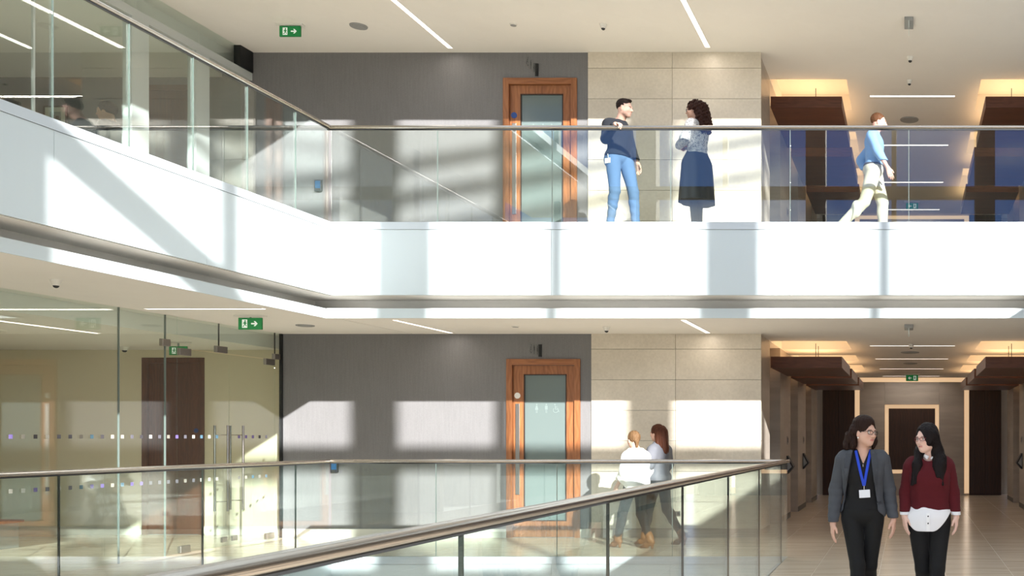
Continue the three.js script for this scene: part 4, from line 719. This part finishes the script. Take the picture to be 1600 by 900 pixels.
  const hair = hairMat(0x26140c), hx = (p) => new THREE.Vector3(...p).applyMatrix4(B.H).toArray(), wave = (x, y, z) => (0.0045 * Math.sin(y * 60 + x * 45 + z * 40) + hairNoise(110, 30, 0.006)(x, y, z)) * smooth(1.64, 1.52, y) + hairNoise(130, 30, 0.0022)(x, y, z);
  const HL = [framed(B.H, 0.95, [ell([0, 0.036, -0.024], [0.088, 0.1, 0.106]), ell([-0.01, 0.085, -0.02], [0.07, 0.048, 0.085], 0.04), cut(ell([0.0, -0.05, 0.092], [0.064, 0.1, 0.072], 0.015)), cut(ell([0.008, 0.015, 0.118], [0.05, 0.066, 0.06], 0.015))]),
    cap(hx([-0.05, 0.0, -0.07]), [-0.095, 1.455, -0.03], 0.052, 0.045, 0.03), cap([-0.1, 1.5, 0.0], [-0.12, 1.43, 0.01], 0.04, 0.035, 0.03), cap([-0.06, 1.53, 0.035], [-0.075, 1.42, 0.05], 0.026, 0.024, 0.02), cap([-0.02, 1.5, -0.08], [-0.03, 1.40, -0.08], 0.07, 0.055, 0.04), cap([0.085, 1.5, -0.02], [0.088, 1.42, 0.0], 0.03, 0.018, 0.03)];
  part('hair', meshOf(HL, 0.0052, 0, (v, x, y, z) => v + wave(x, y, z)), hair, root);
  glasses(root, B.H, M.black, 0.0235, 0.0145);
  for (const s of [-1, 1]) { const e = part('earring', new THREE.SphereGeometry(0.0065, 10, 8), S({ color: 0xf2f0ea, roughness: 0.25 }), root); e.position.copy(new THREE.Vector3(s * 0.082, -0.052, 0.004).applyMatrix4(B.H)); }
  const blue = cloth(0x0d3fc4, 0.6), lan = new THREE.Group(); lan.name = 'lanyard'; root.add(lan);
  const run = (x0, y0, x1, y1) => Array.from({ length: 15 }, (_, i) => [x0 + (x1 - x0) * i / 14, y0 + (y1 - y0) * i / 14]);
  part('ribbon', ribbon(topF, run(-0.052, 1.395, 0.014, 1.12), 0.021, 0.007), blue, lan); part('ribbon', ribbon(topF, run(0.066, 1.40, 0.016, 1.12), 0.021, 0.0075), blue, lan);
  const bz = frontZ(topF, 0.018, 1.1) + 0.012; part('clip', rbox(0.008, 0.03, 0.006, 0.002, 0.016, 1.107, bz), M.steel, lan);
  const badge = part('badge', rbox(0.086, 0.062, 0.004, 0.003), S({ color: 0xe6e9f0, roughness: 0.35 }), lan); badge.position.set(0.02, 1.058, frontZ(topF, 0.02, 1.06) + 0.014); badge.rotation.z = 0.06;
  part('zip_pull', rbox(0.007, 0.02, 0.005, 0.002, 0.008, 1.278, frontZ(topF, 0.008, 1.278) + 0.008), M.steel, root);
  for (const s of ['L', 'R']) part('shoe', shoe(J, s, 0.03), cloth(0x111113, 0.4), root);
}
{ // long straight hair, red sweater
  const root = thing('person', 'woman in dark red sweater with long dark hair and red glasses', 'person', [0.162, 0, -7.6]);
  const J = { head: [-0.022, 1.49, 0.03], yaw: -0.68, pitch: 0.03, roll: 0.03, hs: 0.95, neck: [0, 1.325, -0.015], pelvis: [0.005, 0.875, 0], shL: [0.142, 1.262, -0.01], shR: [-0.142, 1.262, -0.01], elL: [0.183, 1.06, -0.035], elR: [-0.18, 1.06, -0.035], wrL: [0.212, 0.882, 0.03], wrR: [-0.196, 0.885, 0.04],
    hipL: [0.085, 0.82, 0], hipR: [-0.085, 0.82, 0], knL: [0.06, 0.47, 0.09], knR: [-0.05, 0.46, 0.0], anL: [0.06, 0.085, 0.16], anR: [-0.05, 0.11, -0.26], toeL: [0.06, 0, 0.4], toeR: [-0.05, 0.015, -0.08], handL: [[0.0, -1, 0.08], [-1, -0.1, -0.2], -1, 0.35], handR: [[0.08, -1, 0.1], [1, -0.1, -0.35], 1, 0.25] };
  const B = makeBody(root, J, { skin: [0.74, 0.49, 0.40], fine: 0.0038, bust: 0.95, brow: [0.05, 0.03, 0.025], lip: [0.55, 0.2, 0.18], gaze: -0.1, neckR: 0.92 });
  part('trousers', meshOf([...torso(J, { hip: 1.0 }), ...leg(J, 'L', 0.92), ...leg(J, 'R', 0.92)], 0.01, 0.01, (v, x, y, z) => upTo(upTo(v + folds(0.002, 30)(x, y, z), y - 0.95), 0.1 - y)), cloth(0x07070a, 0.85), root);
  const base = [...torso(J, { bust: 0.95, waist: 1.1, hip: 0.98 })];
  const hem = (x) => 0.765 + 0.15 * Math.pow(Math.max(0, x - 0.03) / 0.14, 1.6) + 0.07 * Math.pow(Math.max(0, -x - 0.09) / 0.08, 2);
  const shirtF = (v, x, y, z) => upTo(upTo(v + folds(0.004, 26)(x, y, z), y - 1.0), hem(x) - y, 0.003);
  const tails = [...base, cap(J.hipL, [0.075, 0.66, 0.025], 0.088, 0.086, 0.07), cap(J.hipR, [-0.075, 0.66, 0.01], 0.088, 0.086, 0.07), cap([0, 0.86, 0.045], [0, 0.68, 0.045], 0.07, 0.07, 0.06)];
  const shirt = part('shirt', meshOf(tails, 0.0075, 0.018, shirtF), cloth(0xe9e9ec, 0.85), root), sf = (x, y, z) => shirtF(field(tails, x, y, z) - 0.018, x, y, z);
  part('placket', ribbon(sf, Array.from({ length: 8 }, (_, i) => [-0.012, 0.91 - i * 0.02]), 0.026, 0.002), cloth(0xf1f1f2, 0.85), shirt);
  for (const y of [0.885, 0.83]) part('button', new THREE.SphereGeometry(0.006, 8, 6).translate(-0.012, y, frontZ(sf, -0.012, y) + 0.004), M.charcoal, shirt);
  const knit = (x, y, z) => 0.0007 * Math.sin(y * 700), sl = [...arm(J, 'L', 1.04), ...arm(J, 'R', 1.04)];
  const trunkKnit = meshOf(base, 0.007, 0.024, (v, x, y, z) => { v += folds(0.0035, 24)(x, y, z) + knit(x, y, z); v = upTo(v, y - 1.352, 0.006); v = upTo(v, 0.915 + 0.004 * Math.sin(x * 30) - y, 0.004); return smax(v, -(Math.hypot(x + 0.005, (y - 1.365) * 1.1, (z - 0.06) * 0.8) - 0.06), 0.006); });
  const armKnit = meshOf(sl, 0.007, 0.014, (v, x, y, z) => upTo(v + folds(0.004, 26)(x, y, z) + knit(x, y, z), Math.min(J.wrL[1], J.wrR[1]) + 0.03 - y, 0.004));
  part('sweater', mergeGeometries([trunkKnit, armKnit]), cloth(0x500511, 0.95), root);
  for (const [s, w, e] of [['L', J.wrL, J.elL], ['R', J.wrR, J.elR]]) part('shirt_cuff', meshOf([cap(lerp3(w, e, 0.02), lerp3(w, e, 0.2), 0.035, 0.037)], 0.005, 0.002, (v, x, y) => upTo(v, w[1] + 0.004 - y, 0.003)), cloth(0xe9e9ec, 0.85), root);
  const collar = meshOf([cap([-0.05, 1.362, 0.025], [-0.02, 1.332, 0.072], 0.011, 0.008, 0.008), cap([-0.035, 1.36, 0.045], [-0.008, 1.345, 0.066], 0.008, 0.006, 0.008), cap([0.046, 1.36, 0.025], [0.014, 1.332, 0.072], 0.011, 0.008, 0.008), cap([-0.05, 1.365, -0.03], [0.048, 1.365, -0.03], 0.014, 0.014, 0.01)], 0.005); part('collar', collar, cloth(0xe9e9ec, 0.8), root);
  const strand = (x, y, z) => hairNoise(220, 5, 0.0028)(x, y, z) + hairNoise(60, 4, 0.003)(x, y, z);
  const hx = (p) => new THREE.Vector3(...p).applyMatrix4(B.H).toArray();
  const HL = [framed(B.H, 0.95, [ell([0, 0.034, -0.02], [0.087, 0.1, 0.106]), ell([0.045, 0.01, 0.035], [0.05, 0.08, 0.05], 0.03), cut(ell([-0.014, -0.055, 0.094], [0.062, 0.11, 0.075], 0.012)), cut(ell([-0.028, 0.025, 0.112], [0.048, 0.068, 0.06], 0.014))]),
    cap(hx([0.066, 0.02, -0.01]), [0.062, 1.38, 0.01], 0.044, 0.05, 0.03), cap([0.062, 1.38, 0.012], [0.078, 1.28, 0.075], 0.05, 0.048, 0.03), cap([0.06, 1.3, 0.085], [0.078, 1.2, 0.112], 0.034, 0.022, 0.03), cap([0.098, 1.33, 0.05], [0.122, 1.13, 0.085], 0.036, 0.013, 0.03), cap([0.078, 1.28, 0.095], [0.1, 1.13, 0.112], 0.026, 0.009, 0.03), cap([0.045, 1.27, 0.1], [0.058, 1.19, 0.125], 0.022, 0.008, 0.02),
    cap(hx([-0.066, 0.0, -0.03]), [-0.078, 1.38, 0.025], 0.034, 0.034, 0.03), cap([-0.078, 1.38, 0.025], [-0.098, 1.28, 0.08], 0.036, 0.034, 0.03), cap([-0.1, 1.29, 0.078], [-0.138, 1.13, 0.105], 0.031, 0.012, 0.03), cap([-0.088, 1.28, 0.092], [-0.11, 1.14, 0.118], 0.024, 0.009, 0.03), cap([0, 1.5, -0.1], [0, 1.2, -0.13], 0.07, 0.05, 0.05)];
  part('hair', meshOf(HL, 0.0055, 0, (v, x, y, z) => v + strand(x, y, z)), hairMat(0x120a0b), root);
  glasses(root, B.H, cloth(0x6a0f1c, 0.35), 0.0235, 0.013);
  for (const s of ['L', 'R']) part('shoe', shoe(J, s, 0.015), cloth(0x111113, 0.4), root);
}

// ------------------------------------------------------------------ the others; their own front is +z, then the figure is turned
const MAN = 1.12, toMan = (X, Y, D) => { const x = X + 3.74, z = -D + 12.5, c = Math.cos(MAN), s = Math.sin(MAN); return [x * c - z * s, Y - F2, x * s + z * c]; };
{ // man at the rail, facing right
  const root = thing('person', 'man in dark sweater and blue jeans resting a hand on the upper rail', 'person', [-3.74, F2, -12.5], MAN);
  // local x points towards the back wall, local z to the right of the picture, -x to the viewer
  const J = { head: [-0.02, 1.575, 0.075], yaw: 0.3, pitch: 0.1, hs: 1.0, neck: [0, 1.42, -0.03], pelvis: [0, 0.96, -0.05], shL: [0.18, 1.325, -0.07], shR: [-0.18, 1.335, -0.07], elL: [0.24, 1.1, -0.04], elR: toMan(-3.885, F2 + 1.13, 12.3), wrL: [0.17, 0.90, 0.12], wrR: toMan(-3.70, F2 + 1.255, 12.1),
    hipL: [0.09, 0.9, 0.0], hipR: [-0.09, 0.9, -0.06], knL: [0.09, 0.5, 0.12], knR: [-0.09, 0.5, -0.03], anL: [0.09, 0.09, 0.16], anR: [-0.09, 0.09, -0.11], toeL: [0.1, 0, 0.35], toeR: [-0.12, 0, 0.1], handL: [[0, -1, 0.25], [-1, 0, 0], -1, 0.35], handR: [sub3(toMan(-3.6, F2 + 1.235, 12.03), toMan(-3.70, F2 + 1.255, 12.1)), [0, -1, 0], -1, 0.95] };
  const B = makeBody(root, J, { skin: [0.62, 0.37, 0.28], lip: [0.42, 0.19, 0.15], wide: 1.02, w: 1.1, d: 1.1, hip: 0.95, neckR: 1.12, beard: [0.16, 0.10, 0.075], brow: [0.02, 0.013, 0.01], handS: 1.06 });
  const T0 = torso(J, { w: 1.16, d: 1.2, hip: 0.95, waist: 1.14 });
  part('jeans', meshOf([...torso(J, { w: 1.06, d: 1.1, hip: 0.96 }).slice(0, 2), ell([0, 0.9, -0.13], [0.15, 0.1, 0.08], 0.05), ...leg(J, 'L', 1.05), ...leg(J, 'R', 1.05)], 0.01, 0.011, (v, x, y, z) => upTo(upTo(v + folds(0.004, 30)(x, y, z) + 0.003 * Math.sin(y * 60 + z * 20) * smooth(0.6, 0.35, y), y - 1.06), 0.06 - y)), cloth(0x566e90, 0.9), root);
  part('sweater', meshOf([...T0, ...arm(J, 'L', 1.12), ...arm(J, 'R', 1.12)], 0.01, 0.016, (v, x, y, z) => { v += folds(0.004, 26)(x, y, z); v = upTo(v, y - 1.432); v = cuffs(J)(v, x, y, z); return upTo(v, 0.955 - y); }), cloth(0x12151d, 0.9), root);
  const HL = [framed(B.H, 1, [ell([0, 0.038, -0.024], [0.079, 0.089, 0.098]), cut(ell([0, -0.02, 0.115], [0.12, 0.1, 0.09], 0.01)), cut(ell([0, -0.1, 0.01], [0.12, 0.09, 0.1], 0.02)), ell([0, 0.1, 0.04], [0.045, 0.018, 0.045], 0.02)])];
  part('hair', meshOf(HL, 0.006, 0, (v, x, y, z) => v + hairNoise(90, 90, 0.003)(x, y, z)), hairMat(0x1f130d), root);
  const b = part('badge', rbox(0.004, 0.065, 0.095, 0.002, -0.19, 0.87, -0.06), S({ color: 0xf0f0ee, roughness: 0.4 }), root); part('badge_clip', rbox(0.006, 0.08, 0.012, 0.002, -0.185, 0.93, -0.06), M.steel, b);
  for (const s of ['L', 'R']) part('shoe', shoe(J, s, 0.012), cloth(0x2b1d14, 0.5), root);
}
{ // woman with curly hair, facing left
  const root = thing('person', 'woman with long curly hair, patterned blouse and black skirt on the upper balcony', 'person', [-2.77, F2, -12.55], -1.85);
  const J = { head: [0.0, 1.585, 0.045], yaw: 0.2, pitch: 0.05, hs: 0.96, neck: [0, 1.425, -0.01], pelvis: [0, 0.97, 0], shL: [0.165, 1.340, -0.01], shR: [-0.165, 1.340, -0.01], elL: [0.23, 1.15, 0.05], elR: [-0.23, 1.15, 0.05], wrL: [0.03, 1.12, 0.25], wrR: [-0.06, 1.17, 0.24],
    hipL: [0.085, 0.9, 0], hipR: [-0.085, 0.9, 0], knL: [0.07, 0.5, 0.02], knR: [-0.07, 0.5, 0.02], anL: [0.065, 0.1, 0], anR: [-0.065, 0.1, 0], toeL: [0.07, 0, 0.2], toeR: [-0.07, 0, 0.2], handL: [[-1, 0.1, 0.1], [0, 0.2, -1], 1, 0.4], handR: [[1, -0.2, 0.2], [0, -0.2, -1], -1, 0.4] };
  const B = makeBody(root, J, { skin: TAN, bust: 1, hip: 1.02 });
  const spotted = S({ vertexColors: true, roughness: 0.85 }), dots = (x, y, z) => { const n = noise3(x * 120, y * 120, z * 120); return n > 0.6 ? [0.17, 0.16, 0.16] : [0.50, 0.48, 0.46]; };
  part('blouse', meshOf([...torso(J, { bust: 1, waist: 1.15 }), ...arm(J, 'L', 1.2), ...arm(J, 'R', 1.2)], 0.009, 0.018, (v, x, y, z) => { v += folds(0.006, 28)(x, y, z); v = cuffs(J)(v, x, y, z); return upTo(upTo(v, y - 1.43), 0.995 - y); }, dots), spotted, root);
  const skirt = (x, y, z) => { const t = (1.08 - y) / 0.72, rx = 0.135 + 0.085 * smooth(0, 0.3, t) + 0.03 * t, rz = 0.115 + 0.06 * smooth(0, 0.3, t) + 0.055 * t, a = Math.atan2(z, x); return (Math.hypot(x / rx, z / rz) - 1) * Math.min(rx, rz) + 0.008 * t * Math.sin(a * 9 + 1); };
  part('skirt', nets((x, y, z) => smax(smax(skirt(x, y, z), y - 1.08, 0.01), 0.365 + 0.03 * x - y, 0.004), [-0.33, 0.3, -0.33], [0.33, 1.13, 0.33], 0.01), cloth(0x15161b, 0.8), root);
  part('tights', meshOf([...leg(J, 'L', 1), ...leg(J, 'R', 1)], 0.009, 0.004, (v, x, y) => upTo(v, y - 0.8)), cloth(0x1a1b20, 0.8), root);
  const HL = [framed(B.H, 0.96, [ell([0, 0.036, -0.025], [0.095, 0.105, 0.11]), cut(ell([0, -0.05, 0.1], [0.062, 0.1, 0.075], 0.015))]), cap([0.0, 1.6, -0.06], [0, 1.38, -0.12], 0.095, 0.095, 0.04), cap([-0.06, 1.48, -0.09], [-0.07, 1.32, -0.12], 0.06, 0.05, 0.04), cap([0.06, 1.48, -0.09], [0.07, 1.3, -0.12], 0.06, 0.045, 0.04)];
  part('hair', meshOf(HL, 0.0065, 0, (v, x, y, z) => v + hairNoise(60, 45, 0.017)(x, y, z) + 0.004 * Math.sin(y * 130 + x * 60 + z * 50)), hairMat(0x34190e), root);
  glasses(root, B.H, M.black);
  for (const s of ['L', 'R']) part('shoe', shoe(J, s, 0.03), cloth(0x131316, 0.5), root);
}
{ // man walking to the right on the upper walkway
  const root = thing('person', 'man in pale blue shirt and cream trousers walking along the upper walkway', 'person', [-0.47, F2, -13.25], 1.5);
  const J = { head: [0, 1.655, 0.06], yaw: 0.05, pitch: 0.08, hs: 1.0, neck: [0, 1.495, -0.01], pelvis: [0, 1.0, -0.01], shL: [0.185, 1.405, -0.03], shR: [-0.185, 1.405, -0.02], elL: [0.24, 1.2, -0.22], elR: [-0.225, 1.2, 0.06], wrL: [0.22, 1.0, -0.14], wrR: [-0.225, 0.965, 0.2],
    hipL: [0.09, 0.95, -0.01], hipR: [-0.09, 0.95, 0.0], knL: [0.09, 0.56, 0.1], knR: [-0.09, 0.54, -0.13], anL: [0.08, 0.09, 0.1], anR: [-0.08, 0.2, -0.48], toeL: [0.08, 0, 0.3], toeR: [-0.08, 0.05, -0.3], handL: [[0, -1, 0.2], [-1, 0, 0], -1, 0.4], handR: [[0, -1, 0.35], [1, 0, 0], 1, 0.35] };
  const B = makeBody(root, J, { skin: [0.66, 0.36, 0.28], w: 1.12, d: 1.15, hip: 0.98, neckR: 1.18, brow: [0.14, 0.07, 0.035], handS: 1.05 });
  part('shirt', meshOf([...torso(J, { w: 1.12, d: 1.15, waist: 1.15 }), ...arm(J, 'L', 1.2), ...arm(J, 'R', 1.2)], 0.01, 0.018, (v, x, y, z) => { v += folds(0.006, 24)(x, y, z); v = cuffs(J)(v, x, y, z); return upTo(upTo(v, y - 1.525), 1.06 - y); }), cloth(0x7d9cc6, 0.85), root);
  part('belt', meshOf(torso(J, { w: 1.08, d: 1.12, waist: 1.1 }), 0.01, 0.02, (v, x, y) => upTo(v, Math.abs(y - 1.055) - 0.018, 0.004)), cloth(0x4b4238, 0.6), root);
  part('trousers', meshOf([...torso(J, { w: 1.1, d: 1.12 }).slice(0, 2), ...leg(J, 'L', 1.15), ...leg(J, 'R', 1.15)], 0.01, 0.014, (v, x, y, z) => upTo(upTo(v + folds(0.006, 22)(x, y, z), y - 1.055), 0.07 - y)), cloth(0xc9c1aa, 0.9), root);
  const HL = [framed(B.H, 1, [ell([0, 0.038, -0.025], [0.081, 0.09, 0.1]), cut(ell([0, -0.03, 0.1], [0.12, 0.105, 0.085], 0.01)), cut(ell([0, -0.1, 0.0], [0.1, 0.085, 0.11], 0.02))])];
  part('hair', meshOf(HL, 0.006, 0, (v, x, y, z) => v + hairNoise(90, 90, 0.003)(x, y, z)), hairMat(0x5a3a24), root);
  for (const s of ['L', 'R']) part('shoe', shoe(J, s, 0.012), cloth(0x2b1d14, 0.5), root);
}
function walker(label, pos, turn, J, o) {
  const root = thing('person', label, 'person', pos, turn), B = makeBody(root, J, { skin: FAIR, bust: 0.9, ...o });
  part('trousers', meshOf([...torso(J, { hip: 1.03 }).slice(0, 2), ...leg(J, 'L', 1.0), ...leg(J, 'R', 1.0)], 0.01, 0.009, (v, x, y, z) => upTo(upTo(v + folds(0.003, 30)(x, y, z), y - 1.0), 0.12 - y)), cloth(o.pants, 0.85), root);
  part(o.topName, meshOf([...torso(J, { bust: 0.9, waist: o.waist, hip: 1.08, d: o.deep ?? 1.1 }), ...arm(J, 'L', 1.2), ...arm(J, 'R', 1.2)], 0.009, o.loose, (v, x, y, z) => { v += folds(0.006, 24)(x, y, z); v = cuffs(J)(v, x, y, z); return upTo(upTo(v, y - J.neck[1] - 0.035), o.hem(x, z) - y); }), cloth(o.top, 0.85), root);
  part('hair', meshOf(o.hairList(B.H, J), 0.006, 0, (v, x, y, z) => v + hairNoise(90, 14, 0.006)(x, y, z)), hairMat(o.hair), root);
  for (const s of ['L', 'R']) part('boot', shoe(J, s, 0.055, 0.2), cloth(o.boot ?? 0x8a5a34, 0.55), root);
}
walker('blonde woman in loose white shirt and tan ankle boots, walking away at left', [-3.68, 0, -12.93], -2.15,
  { head: [0.01, 1.465, 0.03], yaw: -0.25, pitch: 0.05, hs: 0.94, neck: [0, 1.32, -0.01], pelvis: [0, 0.9, 0], shL: [0.14, 1.22, -0.01], shR: [-0.14, 1.22, -0.01], elL: [0.22, 1.04, -0.05], elR: [-0.22, 1.04, 0.02], wrL: [0.2, 0.87, 0.12], wrR: [-0.22, 0.84, 0.1], hipL: [0.085, 0.85, 0], hipR: [-0.085, 0.85, 0], knL: [0.075, 0.48, 0.17], knR: [-0.075, 0.47, -0.02], anL: [0.07, 0.12, 0.28], anR: [-0.07, 0.14, -0.2], toeL: [0.07, 0, 0.5], toeR: [-0.07, 0.0, 0.0], handL: [[0, -0.8, 0.5], [-1, 0, 0], -1, 0.5], handR: [[0, -0.9, 0.4], [1, 0, 0], 1, 0.5] },
  { pants: 0x1b2023, top: 0xf0efec, topName: 'shirt', loose: 0.03, waist: 1.26, deep: 1.2, hem: (x, z) => 0.735 + 0.12 * smooth(-0.02, 0.06, z) + 1.6 * x * x, hair: 0x6e5338, hairList: (H) => [framed(H, 0.94, [ell([0, 0.036, -0.022], [0.083, 0.095, 0.102]), cut(ell([0, -0.05, 0.1], [0.07, 0.1, 0.08], 0.015)), cut(ell([0, -0.12, -0.02], [0.1, 0.06, 0.1], 0.02)), cap([0, -0.03, -0.11], [0, -0.12, -0.1], 0.028, 0.012, 0.03)])] });
walker('brown-haired woman in pale grey top walking beside the blonde woman', [-3.46, 0, -13.3], -2.05,
  { head: [0.01, 1.555, 0.03], yaw: 0.1, pitch: 0.05, hs: 0.95, neck: [0, 1.405, -0.01], pelvis: [0, 0.94, 0], shL: [0.145, 1.305, -0.01], shR: [-0.145, 1.305, -0.01], elL: [0.22, 1.12, -0.03], elR: [-0.22, 1.12, 0.02], wrL: [0.19, 0.95, 0.14], wrR: [-0.2, 0.93, 0.14], hipL: [0.085, 0.89, 0], hipR: [-0.085, 0.89, 0], knL: [0.075, 0.5, 0.12], knR: [-0.075, 0.5, -0.07], anL: [0.07, 0.13, 0.2], anR: [-0.07, 0.16, -0.34], toeL: [0.07, 0, 0.4], toeR: [-0.07, 0.01, -0.15], handL: [[0, -0.8, 0.5], [-1, 0, 0], -1, 0.5], handR: [[0, -0.8, 0.5], [1, 0, 0], 1, 0.5] },
  { pants: 0x24282c, top: 0x676970, topName: 'top', loose: 0.018, waist: 1.05, hem: () => 0.9, hair: 0x4e2a1a, hairList: (H) => [framed(H, 0.95, [ell([0, 0.036, -0.022], [0.088, 0.098, 0.106]), cut(ell([0, -0.05, 0.1], [0.062, 0.1, 0.075], 0.015))]), cap([0, 1.56, -0.05], [0, 1.32, -0.1], 0.085, 0.06, 0.04), cap([0.06, 1.5, -0.03], [0.075, 1.3, -0.06], 0.04, 0.03, 0.03), cap([-0.06, 1.5, -0.03], [-0.075, 1.3, -0.06], 0.04, 0.03, 0.03)] });
{ // man in the upper room behind glass, turned away to the left
  const root = thing('person', 'dark-haired man in black top behind the upper left glass', 'person', [-10.52, F2, -12.65], -1.3);
  const J = { head: [0, 1.6, 0.05], yaw: 0, pitch: 0.12, hs: 1.02, neck: [0, 1.44, -0.01], pelvis: [0, 0.97, 0], shL: [0.185, 1.355, -0.02], shR: [-0.185, 1.355, -0.02], elL: [0.24, 1.14, 0], elR: [-0.24, 1.14, 0], wrL: [0.2, 0.95, 0.12], wrR: [-0.2, 0.95, 0.12], hipL: [0.09, 0.92, 0], hipR: [-0.09, 0.92, 0], knL: [0.09, 0.5, 0.03], knR: [-0.09, 0.5, 0.03], anL: [0.09, 0.09, 0], anR: [-0.09, 0.09, 0], toeL: [0.09, 0, 0.2], toeR: [-0.09, 0, 0.2], handL: [[0, -1, 0.2], [-1, 0, 0], -1, 0.4], handR: [[0, -1, 0.2], [1, 0, 0], 1, 0.4] };
  const B = makeBody(root, J, { skin: TAN, w: 1.12, d: 1.15, neckR: 1.15, fine: 0.006, handS: 1.05 });
  part('top', meshOf([...torso(J, { w: 1.12, d: 1.15, waist: 1.12 }), ...arm(J, 'L', 1.2), ...arm(J, 'R', 1.2)], 0.012, 0.016, (v, x, y, z) => { v = cuffs(J)(v, x, y, z); return upTo(upTo(v, y - 1.46), 0.92 - y); }), cloth(0x0f1114, 0.9), root);
  part('trousers', meshOf([...torso(J, { w: 1.06, d: 1.1 }).slice(0, 2), ...leg(J, 'L', 1.1), ...leg(J, 'R', 1.1)], 0.012, 0.012, (v, x, y) => upTo(upTo(v, y - 1.02), 0.07 - y)), cloth(0x24262c, 0.9), root);
  part('hair', meshOf([framed(B.H, 1.02, [ell([0, 0.035, -0.025], [0.09, 0.1, 0.108]), cut(ell([0, -0.035, 0.1], [0.12, 0.105, 0.085], 0.01)), cut(ell([0, -0.13, 0.0], [0.1, 0.085, 0.11], 0.02))])], 0.007, 0, (v, x, y, z) => v + hairNoise(90, 90, 0.004)(x, y, z)), hairMat(0x14100e), root);
  for (const s of ['L', 'R']) part('shoe', shoe(J, s, 0.012), cloth(0x151515, 0.5), root);
}

renderer.render(scene, camera);
